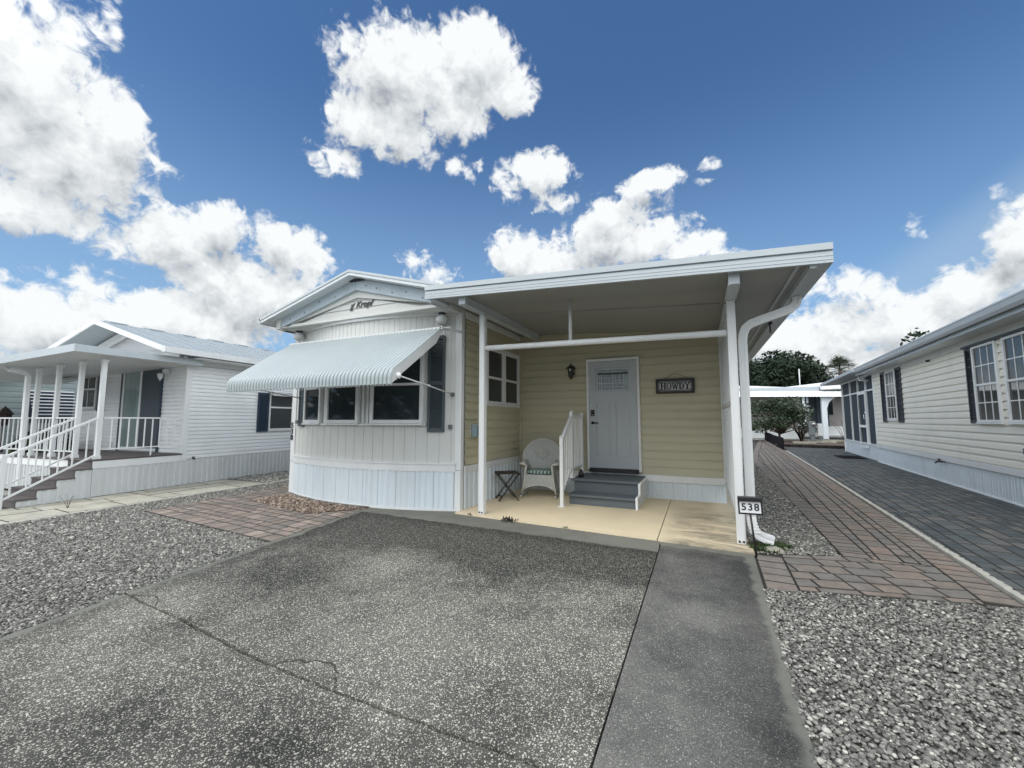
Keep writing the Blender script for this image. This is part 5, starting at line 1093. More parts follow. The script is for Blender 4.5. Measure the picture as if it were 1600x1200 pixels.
# front apron with arched lower edge
rows = []; 
for j in range(13):
    t = j/12; rows.append([(x*(1+.10*(1-t)), -.275-.004*(i % 2), (.175+.055*(1-(x/.29)**2)-.06*abs(x/.29)**3)*(1-t)+.40*t) for i, x in enumerate(np.linspace(-.265, .265, 41))])
q = MB(); q.grid(rows); ap = q.build('front_apron', M['wicker'], ch, fix=False); ap.modifiers.new('s', 'SOLIDIFY').thickness = .012
q = MB(); q.tube([(x*1.1, -.282, .175+.055*(1-(x/.29)**2)-.06*abs(x/.29)**3) for x in np.linspace(-.27, .27, 17)], .013, 8); q.lathe([(.10, 0), (.10, .006)], n=12)
q.v = [v if i < 17*8 else (v[0]*.9, -.29-v[2], .30+v[1]*.45) for i, v in enumerate(q.v)]; q.build('apron_trim', M['wicker_rim'], ch)
for s_ in (-1, 1):
    q = MB(); q.tube([(s_*.245, -.27, .60), (s_*.262, -.275, .48), (s_*.275, -.28, .36), (s_*.295, -.285, .22), (s_*.33, -.30, .065)], [.019, .02, .021, .02, .019], 10); q.build('leg', M['wicker_rim'], ch)
    q = MB(); q.tube([(s_*.24, .20, .42), (s_*.29, .24, .22), (s_*.33, .26, .03)], .018, 8); q.build('leg', M['wicker_rim'], ch)
    q = MB(); q.tube([(s_*.25, -.27, .605), (s_*.29, -.29, .625), (s_*.355, -.26, .625), (s_*.375, -.15, .625), (s_*.365, .02, .635), (s_*.33, .13, .65), (s_*.29, .175, .655)], .024, 10); q.tube([(s_*.30, -.22, .618), (s_*.33, -.05, .622), (s_*.31, .13, .64)], .03, 8); q.build('armrest', M['wicker_rim'], ch)
    q = MB(); rows = [[(s_*(.262+.02*(1-t)), -.24+.42*i/20, (.42+.19*t)+.004*(i % 2)) for i in range(21)] for t in np.linspace(0, 1, 5)]; q.grid(rows); sp__ = q.build('side_weave', M['wicker'], ch, fix=False); sp__.modifiers.new('s', 'SOLIDIFY').thickness = .01
    q = MB(); q.tube([(s_*.33, y, .02+.30*((y+.02)*.62)**2+.0) for y in np.linspace(-.42, .52, 14)], .017, 8); q.build('rocker', M['wicker_rim'], ch)

# dark folding side table
tb = empty('folding_side_table', (-3.33, 7.02, .028), R(-52), label='small dark wooden folding table beside the wicker chair', cat='table')
q = MB()
for i in range(6): x = -.20+i*.068; q.box((x, -.20, .485), (x+.06, .20, .503), bev=.003)
q.box((-.205, -.205, .462), (.205, -.175, .484)); q.box((-.205, .175, .462), (.205, .205, .484)); q.build('tabletop', M['darkwood'], tb)
for s_, xo in ((1, .165), (-1, .165), (1, -.165), (-1, -.165)):
    q = MB(); x = xo-(.018 if s_ > 0 else -.0)*(1 if xo > 0 else -1); q.bar((x, -.185*s_, 0.0), (x, .185*s_, .47), .018, .034, up=(1, 0, 0)); q.build('leg', M['darkwood'], tb)
q = MB(); q.bar((-.165, -.13, .07), (.165, -.13, .07), .03, .016); q.bar((-.15, .13, .07), (.15, .13, .07), .03, .016); q.bar((-.165, 0, .235), (.165, 0, .235), .012, .012); q.build('stretcher', M['darkwood'], tb)

# solar house number sign
ns = empty('house_number_sign', (.47, 5.46, 0), R(-2), label='black framed stake sign with numbers 538 beside the right carport post', cat='number sign')
ns.location = (.478, 5.32, -.02); ns.rotation_euler = (0, R(-2.0), R(-4))
q = MB(); q.tube([(.02, .0, 0), (-.005, .0, .50)], .011, 8); q.build('stake', M['black'], ns)
q = MB(); q.box((-.105, -.012, .49), (.105, .012, .62), bev=.004); q.box((-.118, -.045, .622), (.118, .025, .672), bev=.008); q.box((-.118, -.018, .482), (-.103, .014, .62)); q.box((.103, -.018, .482), (.118, .014, .62)); q.box((-.118, -.018, .478), (.118, .0145, .494)); q.build('housing', M['black'], ns)
q = MB(); q.box((-.102, -.0145, .495), (.102, -.0125, .62)); q.build('number_plate', M['paper'], ns)
text_mesh('numerals', '538', .105, M['black'], ns, facing((0, -.016, .556), (1, 0, 0)), ext=.0015, offset=.0022, space=1.18)
# ================================================================== WHITE DECK HOME (left), local x = towards us, y = back
lh = empty('deck_home', (-10.65, 3.0, 0), R(5), label='white home on the left with a covered deck, stairs and sliding glass door', cat='mobile home')
V0, VB = 2.48, 16
def mk(parent):
    def f(mb, name, m, par=None, **k): return mb.build(name, m, par or parent, **k)
    return f
L_ = mk(lh)
q = MB(); q.box((-4.30, V0+.02, .0), (-.02, VB, 2.98)); L_(q, 'wall', M['siding_w'])
q = MB(); lap(q, lambda z: (0, VB-V0), .60, 2.93, .092, lip=.022); L_(xf(q, (-.018, V0+.02, 0), (0, 1), (1, 0)), 'side_siding', M['siding_w'])
q = MB(); lap(q, lambda z: (0, 4.28), .74, 3.2, .092, lip=.022); L_(xf(q, (-4.30, V0+.018, 0), (1, 0), (0, -1)), 'front_siding', M['siding_w'])
q = MB(); q.box((-.09, V0-.015, .56), (.015, V0+.10, 2.96), bev=.004); L_(q, 'corner_board', M['white_vinyl']); q = MB(); q.box((-4.33, V0-.012, .72), (-4.24, V0+.08, 2.9)); L_(q, 'corner_board', M['white_vinyl'])
# one run of ribbed skirting: deck side then house side, and its cap
q = MB(); P_ = rib_profile(15.1); curtain(q, P_, .02, lambda p: .56 if p[0] < 1.52 else .585)
for i, v in enumerate(q.v): pass
L_(xf(q, (0, .90, 0), (0, 1), (1, 0)), 'skirting', M['skirt_l'])
q = MB(); q.box((-.02, .90, .555), (.02, V0-.02, .70), bev=.004); L_(q, 'deck_trim', M['white_vinyl'])
q = MB(); q.box((-4.3, .93, .1), (-.03, V0, .69)); L_(q, 'deck_frame', M['skirt_l'])
q = MB(); q.box((-4.32, .87, .70), (.03, V0, .73), bev=.004)
for i in range(10): q.box((-4.32, .88+i*.155, .7305), (.03, .88+i*.155+.148, .7345))
L_(q, 'deck_boards', M['deck'])
q = MB(); curtain(q, rib_profile(3.55), .02, .56); L_(xf(q, (-4.32, .905, 0), (1, 0), (0, -1)), 'deck_skirting', M['skirt_l'])
q = MB(); q.box((-4.32, .885, .556), (-.78, .925, .699)); L_(q, 'deck_front_trim', M['bright'])
# stairs down towards the street, sides closed
SWX = (-.80, .015)
stl = empty('deck_stairs', (-10.65, 3.0, 0), R(5), label='dark composite stairs with white risers leading up to the left deck', cat='stairs')
q = MB(); q2 = MB()
run, rise = .242, .1445
for i in range(5):
    v1 = .90-i*run; z = .72-rise*(i+1)
    if i < 4: q.box((SWX[0], v1-run-.02, z-.028), (SWX[1]+.03, v1+.0, z), bev=.003)
    q.box((SWX[0]+.01, v1-.012, max(0, z)), (SWX[1], v1+.002, z+rise-.028))
    if i < 4: q2.prism([(SWX[1]-.0, v1-run, 0), (SWX[1]-.0, v1-.001, 0), (SWX[1]-.0, v1-.001, z-.03), (SWX[1]-.0, v1-run, z-.03)], (-.02, 0, 0)); q2.prism([(SWX[0], v1-run, 0), (SWX[0], v1-.001, 0), (SWX[0], v1-.001, z-.03), (SWX[0], v1-run, z-.03)], (.02, 0, 0))
q.build('treads', M['deck'], stl); 
# ribbed outer face
h_ = len(q2.f)//2
for s3 in (0, 1):
    r4 = MB(); vs = [v for v in q2.v if (abs(v[0]-SWX[1]) < .03) == (s3 == 0)]
    fs = [f for f in q2.f if (abs(q2.v[f[0]][0]-SWX[1]) < .03) == (s3 == 0)]
    ids = sorted({i for f in fs for i in f}); mp_ = {i: k for k, i in enumerate(ids)}
    r4.add([q2.v[i] for i in ids], [tuple(mp_[i] for i in f) for f in fs]); r4.build('stringer', M['skirt_l'], stl)
for i in range(4):
    v1 = .90-i*run; z = .72-rise*(i+1); r3 = MB(); curtain(r3, rib_profile(run-.002), .02, z-.03); xf(r3, (SWX[1]+.001, v1-run, 0), (0, 1), (1, 0)).build('stair_skirting', M['skirt_l'], stl)
# deck posts and rails
q0 = []
def dpost(u, v, top, w_=.07):
    q = MB(); q.box((u-w_/2, v-w_/2, .735), (u+w_/2, v+w_/2, top)); q.box((u-w_/2-.012, v-w_/2-.012, .735), (u+w_/2+.012, v+w_/2+.012, .80)); q.box((u-w_/2-.012, v-w_/2-.012, top-.05), (u+w_/2+.012, v+w_/2+.012, top)); L_(q, 'porch_post', M['white_vinyl'])
for u, t in ((-.055, 2.70), (-.80, 2.69), (-1.62, 2.66), (-2.40, 2.62)): dpost(u, .985, t)
dr_ = empty('deck_railing', (-10.65, 3.0, 0), R(5), label='thin white metal railing around the raised deck on the left', cat='railing')
def rail_run(p, q_, zt_, zb_, n, leg=None):
    q = MB(); q.bar((*p, zt_), (*q_, zt_), .035, .03); q.bar((*p, zb_), (*q_, zb_), .025, .025); q.build('rail', M['white_vinyl'], dr_)
    for i in range(n):
        t = (i+1)/(n+1); x = p[0]+(q_[0]-p[0])*t; y = p[1]+(q_[1]-p[1])*t
        q = MB(); q.box((x-.009, y-.009, (.735 if leg is not None and i == leg else zb_)), (x+.009, y+.009, zt_)); q.build('baluster', M['white_vinyl'], dr_)
rail_run((-.055, 1.04), (-.055, 2.46), 1.54, .92, 9, leg=5)
rail_run((-.86, .985), (-1.56, .985), 1.54, .86, 4); rail_run((-1.68, .985), (-2.34, .985), 1.54, .86, 4); rail_run((-2.46, .985), (-4.2, .985), 1.54, .86, 8)
sr = empty('stair_handrails', (-10.65, 3.0, 0), R(5), label='pair of sloping white handrails on the stairs of the left deck', cat='railing')
for u in (-.04, -.78):
    q = MB(); a = (u, .93, 1.53); b_ = (u, -.25, .86); q.bar(a, b_, .04, .035); q.bar((u, .93, .80), (u, -.25, .14), .025, .03)
    q.bar(b_, (u, -.75, .60), .04, .035); q.build('handrail', M['white_vinyl'], sr)
    for k in range(6):
        t = (k+.6)/6.2; y = .93-1.18*t; q = MB(); q.box((u-.009, y-.009, .80-.66*t), (u+.009, y+.009, 1.53-.67*t)); q.build('baluster', M['white_vinyl'], sr)
    q = MB(); q.box((u-.032, -.275, .0), (u+.032, -.21, .92), bev=.004); q.build('newel_post', M['white_vinyl'], sr)
# flat deck roof with deep fascia
q = MB(); rz = lambda u: 2.765+.045*(u)
P = [(.20, .42), (.20, 2.62), (-6.0, 2.62), (-6.0, .42)]
q.add([(x, y, rz(x)) for x, y in P]+[(x, y, rz(x)+.10) for x, y in P], [(0, 1, 2, 3), (7, 6, 5, 4), (0, 1, 5, 4), (1, 2, 6, 5), (2, 3, 7, 6), (3, 0, 4, 7)]); L_(q, 'deck_roof', M['white_vinyl'])
q = MB()
q.add([(.215, .40, rz(.2)-.005), (.215, .40, rz(.2)+.135), (-6, .40, rz(-6)+.135), (-6, .40, rz(-6)-.005), (.215, .425, rz(.2)-.005), (.215, .425, rz(.2)+.135), (-6, .425, rz(-6)+.135), (-6, .425, rz(-6)-.005)], [(0, 1, 2, 3), (4, 5, 6, 7), (0, 4, 5, 1), (0, 3, 7, 4), (1, 5, 6, 2), (2, 6, 7, 3)])
q.box((.20, .425, rz(.2)-.005), (.235, 2.66, rz(.2)+.13)); L_(q, 'deck_roof_trim', M['fascia'])
q = MB(); rect_sweep(q, [(-2.62, .50, 2.70), (-2.62, .50, 2.62), (-2.58, .62, 2.56), (-2.55, .80, 2.52), (-2.55, .88, 2.45), (-2.55, .90, .1)], .09, .07); L_(q, 'downspout', M['white_vinyl'])
# main gable roof
rX, rZ, sl = -2.15, 3.86, .31
zz = lambda x: rZ-sl*abs(x-rX)
q = MB()
for xa, xb in ((-4.75, rX), (rX, .42)): q.prism([(xa, 1.72, zz(xa)), (xb, 1.72, zz(xb)), (xb, 1.72, zz(xb)-.07), (xa, 1.72, zz(xa)-.07)], (0, 14.6, 0))
ro = L_(q, 'roof', M['roof_metal'])
q = MB()
for i in range(36): v = 1.9+i*.4; q.prism([(rX, v, zz(rX)+.002), (.42, v, zz(.42)+.002), (.42, v, zz(.42)+.02), (rX, v, zz(rX)+.02)], (0, .025, 0))
for i in range(18): v = 1.9+i*.8; q.prism([(rX-.07, v, rZ-.01), (rX+.07, v, rZ-.01), (rX+.05, v, rZ+.018), (rX-.05, v, rZ+.018)], (0, .45, 0))
L_(q, 'roof_seam', M['roof_metal'], ro)
q = MB()
for xa, xb in ((-4.78, rX), (rX, .45)): q.prism([(xa, 1.70, zz(xa)+.012), (xb, 1.70, zz(xb)+.012), (xb, 1.70, zz(xb)-.10), (xa, 1.70, zz(xa)-.10)], (0, .03, 0))
q.box((.42, 1.70, zz(.42)-.12), (.50, 16.2, zz(.42)+.01)); q.box((.0, V0, 2.90), (.42, 16.2, 2.93)); q.box((.015, V0, 2.80), (.05, 16.2, 2.90)); L_(q, 'eave_trim', M['white_vinyl'])
q = MB()
for xa, xb in ((-4.2, rX), (rX, -.02)): q.prism([(xa, 2.30, zz(xa)-.13), (xb, 2.30, zz(xb)-.13), (xb, 2.30, zz(xb)-.27), (xa, 2.30, zz(xa)-.27)], (0, .10, 0))
L_(q, 'gable_moulding', M['white_vinyl'])
q = MB(); q.prism([(-4.2, V0+.03, 2.9), (0, V0+.03, 2.9), (0, V0+.03, zz(0)-.08), (rX, V0+.03, zz(rX)-.08), (-4.2, V0+.03, zz(-4.2)-.08)], (0, 13.4, 0)); L_(q, 'gable', M['siding_w'])
# sliding door with blue-grey casing
q = MB(); u0, u1 = -2.33, -.88; y = V0-.03
q.box((u0-.06, y-.01, .74), (u0, y+.05, 2.86)); q.box((u1, y-.01, .74), (u1+.05, y+.05, 2.86)); q.box((u0-.06, y-.012, 2.80), (u1+.05, y+.05, 2.87)); L_(q, 'door_casing', M['navy'])
q = MB(); q.box((u0, y-.005, .76), (u0+.06, y+.04, 2.80)); q.box((u0+.68, y-.005, .76), (u0+.75, y+.04, 2.80)); q.box((u0+.06, y-.006, .76), (u0+.68, y+.04, .84)); q.box((u0+.06, y-.006, 2.74), (u0+.68, y+.04, 2.80)); q.box((u0+.75, y-.006, .76), (u1, y+.04, .82)); sd_ = L_(q, 'sliding_door', M['white_vinyl'])
q = MB(); q.box((u0+.06, y+.01, .84), (u0+.68, y+.03, 2.74)); L_(q, 'glass', M['curtain'], sd_)
q = MB(); q.box((u0+.75, y+.005, .82), (u1, y+.03, 2.80)); L_(q, 'dark_screen', mat('blue_grey_door_screen', (.045, .062, .08), .5), sd_)
wl = empty('porch_light', (-10.65, 3.0, 0), R(5), label='white wall lamp beside the sliding door of the deck home', cat='lamp')
q = MB(); q.box((-.70, V0-.12, 2.60), (-.60, V0-.01, 2.70), bev=.01); q.build('mount', M['white_vinyl'], wl)
q = MB(); q.lathe([(.001, .0), (.05, -.01), (.06, -.05), (.035, -.14), (.012, -.16), (.001, -.2)], (-.68, V0-.16, 2.60), 12); q.build('shade', M['white_vinyl'], wl)
# front window left of the door with navy shutter, under a louvred awning
window(lh, (-4.18, V0, 1.80), (1, 0), (0, -1), .78, 1.0, rail=.5, cols=1, rows=0, pane='glass2', fw=.04)
shutter(lh, (-3.36, V0-.005, 1.72), (1, 0), (0, -1), .26, 1.15, 'navy')
q = MB()
for k in range(9): z = 2.86-k*.055; yy = V0-.10-k*.055; q.add([(-4.2, yy, z), (-3.4, yy, z), (-3.4, yy-.05, z-.02), (-4.2, yy-.05, z-.02)], [(0, 1, 2, 3)])
L_(q, 'louvred_awning', M['navy'])
# side window with navy shutters under its little awning
window(lh, (.004, 4.66, 1.22), (0, 1), (1, 0), .78, 1.02, rail=.62, fw=.035, depth=.03, pane='glass2')
shutter(lh, (.004, 4.30, 1.17), (0, 1), (1, 0), .33, 1.08, 'navy', mids=0); shutter(lh, (.004, 5.47, 1.17), (0, 1), (1, 0), .30, 1.08, 'navy', mids=0)
q = MB(); 
for k in range(4): q.add([(.02+k*.05, 4.6, 2.30-k*.035), (.02+k*.05, 5.6, 2.30-k*.035), (.075+k*.05, 5.6, 2.28-k*.035), (.075+k*.05, 4.6, 2.28-k*.035)], [(0, 1, 2, 3)])
L_(q, 'window_hood', M['bright'])
q = MB(); q.tube([(.0, 2.72, .60), (.06, 2.72, .60), (.075, 2.72, .57)], .014, 8); q.tube([(.03, 2.69, .63), (.03, 2.75, .63)], .012, 8); L_(q, 'spigot', M['bronze'])
q = MB(); q.box((-2.72, V0-.025, .84), (-2.62, V0, .94)); L_(q, 'outlet_cover', M['trim'])

# ================================================================== GREY-GREEN HOME at far left
gh = empty('grey_green_home', (-18, 7.6, 0), label='grey-green home seen between the posts of the left deck', cat='mobile home')
def G_(mb, name, m, par=None): mb.v = [tuple(Vector(p)-Vector((-18, 7.6, 0))) for p in mb.v]; return mb.build(name, m, par or gh)
gz = lambda y: 3.9-.42*abs(y-7.0)
q = MB(); q.prism([(-18.02, 3.4, 0), (-18.02, 11.0, 0), (-18.02, 11.0, gz(11)-.1), (-18.02, 7.0, 3.8), (-18.02, 3.4, gz(3.4)-.1)], (-9, 0, 0)); G_(q, 'wall', M['siding_g'])
q = MB(); lap(q, lambda z: (max(0, 3.6-(3.8-z)/.42), min(7.6, 3.6+(3.8-z)/.42)), .4, 3.8, .16, lip=.02); G_(xf(q, (-18.01, 3.4, 0), (0, 1), (1, 0)), 'siding', M['siding_g'])
q = MB()
for a, b_ in ((2.9, 7.0), (7.0, 11.5)): q.prism([(-17.6, a, gz(a)), (-17.6, b_, gz(b_)), (-17.6, b_, gz(b_)-.12), (-17.6, a, gz(a)-.12)], (-10, 0, 0))
G_(q, 'roof', M['bright'])
q = MB()
for k in range(8): q.bar((-17.97+k*.06, 5.0, 2.36-k*.10), (-17.97+k*.06, 5.95, 2.36-k*.10), .05, .035)
G_(q, 'louvred_window_awning', M['bright'])
q = MB(); q.box((-17.99, 5.0, 1.4), (-17.95, 5.95, 2.35)); G_(q, 'window', M['navy'])
lp = empty('yard_lamp', (-15.9, 4.05, 0), label='dark lantern on a short post in front of the grey-green home', cat='lamp post')
q = MB(); q.tube([(0, 0, 0), (0, 0, 1.35)], .035, 8); q.build('post', M['black'], lp)
q = MB(); q.lathe([(.04, 1.35), (.10, 1.42), (.13, 1.62), (.17, 1.64), (.08, 1.76), (.02, 1.82), (.001, 1.86)], n=6, smooth=False); q.build('lantern', M['bronze'], lp)

# ================================================================== CREAM HOME (right), local y = back
rh = empty('cream_home', (5.05, 11.0, 0), R(-4.7), label='long cream sided home on the right with black shuttered windows', cat='mobile home')
R_ = mk(rh); y0r, y1r = -8.5, 7.92
q = MB(); q.box((.02, y0r, 0), (7.8, y1r, 3.2)); R_(q, 'wall', M['siding_c'])
q = MB(); lap(q, lambda z: (0, y1r-y0r), .66, 3.20, .148, lip=.028); R_(xf(q, (.018, y1r, 0), (0, -1), (-1, 0)), 'side_siding', M['siding_c'])
q = MB(); curtain(q, skirt_profile(y1r-y0r, .34, amp=.006, seed=41), .02, .52); R_(xf(q, (.0, y1r, 0), (0, -1), (-1, 0)), 'skirting', M['skirt'])
q = MB(); q.box((-.035, y0r, .52), (.01, y1r, .645), bev=.005); q.box((-.028, y0r, 0), (.0, y1r, .03)); q.box((-.012, y1r-.10, .646), (.03, y1r+.02, 3.16), bev=.004); R_(q, 'trim', M['white_vinyl'])
q = MB(); q.box((-.012, y0r, 3.02), (.02, y1r-.102, 3.16)); q.box((-.40, y0r, 3.16), (.02, y1r+.25, 3.18)); R_(q, 'soffit', M['white_vinyl'])
q = MB(); q.prism([(-.42, y1r+.3, 3.13), (-.42, y1r+.3, 3.33), (-.40, y1r+.3, 3.33), (-.40, y1r+.3, 3.13)], (0, y0r-y1r, 0)); R_(q, 'fascia', M['gutter'])
q = MB(); P = [(-.43, 3.315), (-.43, 3.22), (-.50, 3.20), (-.535, 3.25), (-.55, 3.33), (-.56, 3.345), (-.545, 3.35), (-.44, 3.35)]
q.prism([(x, y1r+.55, z) for x, z in P], (0, y0r-y1r-.5, 0)); R_(q, 'gutter', M['gutter'])
q = MB(); q.prism([(-.46, y1r+.45, 3.36), (3.9, y1r+.45, 4.42), (3.9, y1r+.45, 4.48), (-.46, y1r+.45, 3.42)], (0, y0r-y1r-.5, 0)); q.prism([(3.9, y1r+.45, 4.42), (8.2, y1r+.45, 3.36), (8.2, y1r+.45, 3.42), (3.9, y1r+.45, 4.48)], (0, y0r-y1r-.5, 0)); R_(q, 'roof', M['gutter'])
q = MB(); q.prism([(0, y1r, 3.18), (7.8, y1r, 3.18), (3.9, y1r, 4.4)], (0, -.05, 0)); R_(q, 'gable', M['siding_c'])
q = MB(); q.tube([(-.30, y1r+.42, 3.12), (-.30, y1r+.42, 2.98), (-.06, y1r+.30, 2.94)], .035, 8); R_(q, 'downspout', M['trim'])
def rwin(y_near, y_far, z0, z1): return window(rh, (.004, y_far, z0), (0, -1), (-1, 0), y_far-y_near, z1-z0, rail=.485, cols=2, rows=1, fw=.05, depth=.05, pane='glass', upper_pane='glass2')
rwin(-.48, .42, 1.45, 2.97); rwin(-1.62, -.72, 1.45, 2.97)
shutter(rh, (.002, .74, 1.43), (0, -1), (-1, 0), .30, 1.56, 'blk_shutter', mids=0); shutter(rh, (.002, -1.65, 1.43), (0, -1), (-1, 0), .30, 1.56, 'blk_shutter', mids=0)
q = MB(); q.box((-.075, -1.66, 2.975), (.0, .76, 3.018)); R_(q, 'window_head_trim', M['black'])
rwin(5.35, 6.32, 1.50, 3.05); shutter(rh, (.002, 6.88, 1.42), (0, -1), (-1, 0), .48, 1.66, 'blk_shutter', mids=0); shutter(rh, (.002, 5.30, 1.42), (0, -1), (-1, 0), .46, 1.66, 'blk_shutter', mids=0)
q = MB(); q.tube([(-.0, 2.40, .50), (-.10, 2.40, .50), (-.14, 2.40, .46)], .02, 8); q.tube([(-.07, 2.40, .50), (-.07, 2.40, .55)], .012, 8); q.tube([(-.07, 2.33, .555), (-.07, 2.47, .555)], .014, 8); q.tube([(-.06, 2.28, .50), (-.06, 2.10, .52)], .012, 8); R_(q, 'spigot', M['bronze'])
q = MB(); q.tube([(-.02, 2.6, 2.98), (-.09, 2.6, 2.96)], .025, 8); R_(q, 'vent_stub', M['bronze'])
q = MB(); q.box((-.05, -1.15, .92), (.0, -1.05, 1.02), bev=.006); R_(q, 'outlet_cover', mat('grey_violet_box', (.16, .15, .2), .5))
# screened porch at the back end
sp2 = empty('screened_porch', (5.05, 11.0, 0), R(-4.7), label='dark screened porch at the far end of the cream home', cat='screened porch')
S_ = mk(sp2); a, e_ = 7.95, 13.4
q = MB(); q.box((.05, a+.02, .05), (4, e_, 3.2)); S_(q, 'interior', M['screen'])
q = MB(); curtain(q, skirt_profile(e_-a, .6, amp=.004, seed=51), .02, .58); S_(xf(q, (.03, e_, 0), (0, -1), (-1, 0)), 'kick_panel', M['skirt'])
q = MB(); x0, x1 = -.005, .055
for y in (a+.0, 9.05, 10.3, 11.7, e_-.06): q.box((x0, y, .58), (x1, y+.055, 3.2))
q.box((x0-.002, a, .56), (x1, e_, .61)); q.box((x0-.002, a, 2.58), (x1, e_, 2.635)); q.box((x0-.002, a, 3.15), (x1, e_, 3.22)); q.box((x0-.004, e_-.0, 0), (x1, e_+.05, 3.2)); S_(q, 'frame', M['white_vinyl'])
q = MB(); 
for y in (9.11, 10.23): q.box((x0-.02, y, .40), (x0-.001, y+.06, 2.57))
q.box((x0-.021, 9.17, 1.20), (x0-.001, 10.23, 1.30)); q.box((x0-.021, 9.17, 2.50), (x0-.001, 10.23, 2.57)); q.box((x0-.021, 9.17, .40), (x0-.001, 10.23, .46)); sdo = S_(q, 'screen_door', M['bright'])
q = MB(); q.tube([(x0-.02, 9.22, 1.55), (x0-.06, 9.22, 1.55), (x0-.06, 9.22, 1.70)], .012, 8); q.box((x0-.03, 9.2, 1.75), (x0-.02, 9.25, 1.82)); S_(q, 'handle', M['bright'], sdo)
q = MB(); q.add([(-.62, a-.35, 3.23), (-.62, e_+1.4, 3.23), (4.2, e_+1.4, 3.42), (4.2, a-.0, 3.42), (-.62, a-.35, 3.34), (-.62, e_+1.4, 3.34), (4.2, e_+1.4, 3.5), (4.2, a, 3.5)], [(0, 1, 2, 3), (7, 6, 5, 4), (0, 1, 5, 4), (1, 2, 6, 5), (2, 3, 7, 6), (3, 0, 4, 7)]); S_(q, 'roof', M['gutter'])
q = MB(); q.lathe([(.001, 0), (.06, -.01), (.07, -.06), (.04, -.10), (.001, -.11)], (-.08, 8.7, 3.12), 12); S_(q, 'ceiling_light', M['globe'])
q = MB(); q.box((-.9, 8.9, .011), (-.1, 10.4, .03), bev=.005); q.v = [tuple(Matrix.Rotation(R(-4.7), 3, 'Z') @ Vector(p) + Vector((5.05, 11.0, 0))) for p in q.v]; q.build('door_mat', M['rubber'], label='flat black mat on the dark paver drive by the screened porch', cat='mat')

# ================================================================== BACK OF THE LOTS
def foliage(mb, centre, rad, n, size, rr, squash=.8, hollow=.55):
    for _ in range(n):
        d = Vector((rr.gauss(0, 1), rr.gauss(0, 1), rr.gauss(0, 1))).normalized(); k = (hollow+(1-hollow)*rr.random()) if rr.random() < .75 else rr.random()
        c = Vector(centre)+Vector((d.x*rad, d.y*rad, d.z*rad*squash))*k
        u = Vector((rr.gauss(0, 1), rr.gauss(0, 1), rr.gauss(0, .6))).normalized(); v = u.cross(Vector((rr.gauss(0, 1), rr.gauss(0, 1), rr.gauss(0, 1)))).normalized(); s = size*rr.uniform(.6, 1.3)
        mb.add([c-u*s, c+v*s*.45, c+u*s, c-v*s*.45], [(0, 1, 2, 3)], min(1, max(.01, rr.gauss(.45, .22))))
def tree(name, loc, h, crown_z, clumps, leaf, n, m, label, cat, seed, spread, trunk_r=.15, group=None, squash=.75):
    rr = random.Random(seed); t = empty(name, loc, label=label, cat=cat, group=group)
    tk = MB(); top = crown_z; tk.tube([(0, 0, -.05), (rr.uniform(-.1, .1), 0, top*.35), (rr.uniform(-.15, .15), rr.uniform(-.1, .1), top*.75)], [trunk_r, trunk_r*.8, trunk_r*.6], 8)
    cr_ = MB()
    for k in range(clumps):
        a = rr.uniform(0, 6.283); r_ = spread*math.sqrt(rr.random()); z = crown_z+(h-crown_z)*(rr.random()**.8)*(1-.55*(r_/spread)**2)
        c = (r_*math.cos(a), r_*math.sin(a), z); rad = (h-crown_z)*rr.uniform(.14, .27)+.1*spread
        tk.tube([(0, 0, top*.55), (c[0]*.45, c[1]*.45, (top*.55+c[2])*.5), c], [trunk_r*.45, trunk_r*.28, trunk_r*.1], 5)
        foliage(cr_, c, rad, n, leaf, rr, squash)
    tk.build('trunk', M['bark'], t); cr_.build('crown', m, t, fix=False); return t
# far oaks over the back roofs
for i, (x, y, h, s_, cz_, lab) in enumerate([(4.6, 58, 9.6, 4.2, 3.2, 'broad dark oak behind the back home, just right of the downspout'), (9.9, 62, 10.2, 4.9, 3.2, 'tall dark oak behind the bright white back roof'), (13.4, 66, 7.4, 3.4, 2.6, 'lower dark oak beside the palm behind the back home'), (-2.5, 63, 9.6, 4.6, 3.4, 'dark oak mostly hidden behind the carport post')]):
    tree('oak_tree', (x, y, 0), h, cz_, 40, .24, 560, M['oak'], lab, 'tree', 60+i, s_, .3, group='dark oaks behind the back home')
tree('tree_behind_home', (18.3, 48, 0), 9.6, 5.0, 12, .22, 110, M['oak'], 'thin leafy tree top showing above the roof of the cream home', 'tree', 77, 3.6, .2)
def palm(loc, h, label, seed=3, n=46, L=1.9):
    rr = random.Random(seed); t = empty('palm_tree', loc, label=label, cat='palm tree'); q = MB()
    q.tube([(0, 0, 0), (.05, 0, h*.5), (0, 0, h)], [.2, .17, .16], 9); q.build('trunk', M['bark'], t); q = MB()
    for k in range(n):
        a = rr.uniform(0, 6.283); el = rr.uniform(-.5, 1.45); ln = L*rr.uniform(.8, 1.1); d = Vector((math.cos(a)*math.cos(el), math.sin(a)*math.cos(el), math.sin(el))); side = d.cross(Vector((0, 0, 1))).normalized(); upv = side.cross(d)
        c = Vector((0, 0, h))+d*ln*.45; fan = rr.randint(11, 15)
        for j in range(fan):
            b_ = (j/(fan-1)-.5)*2.6; dd = (d*math.cos(b_)+side*math.sin(b_)+upv*rr.uniform(-.1, .1)).normalized(); e1 = c+dd*ln*.55*rr.uniform(.8, 1.05)+Vector((0, 0, -.12)); wv_ = dd.cross(upv).normalized()*.035
            q.add([c, c+dd*ln*.25+wv_, e1, c+dd*ln*.25-wv_], [(0, 1, 2, 3)], rr.uniform(.05, 1))
        q.bar((0, 0, h), tuple(c), .03, .02)
    q.build('crown', M['palmleaf'], t, fix=False)
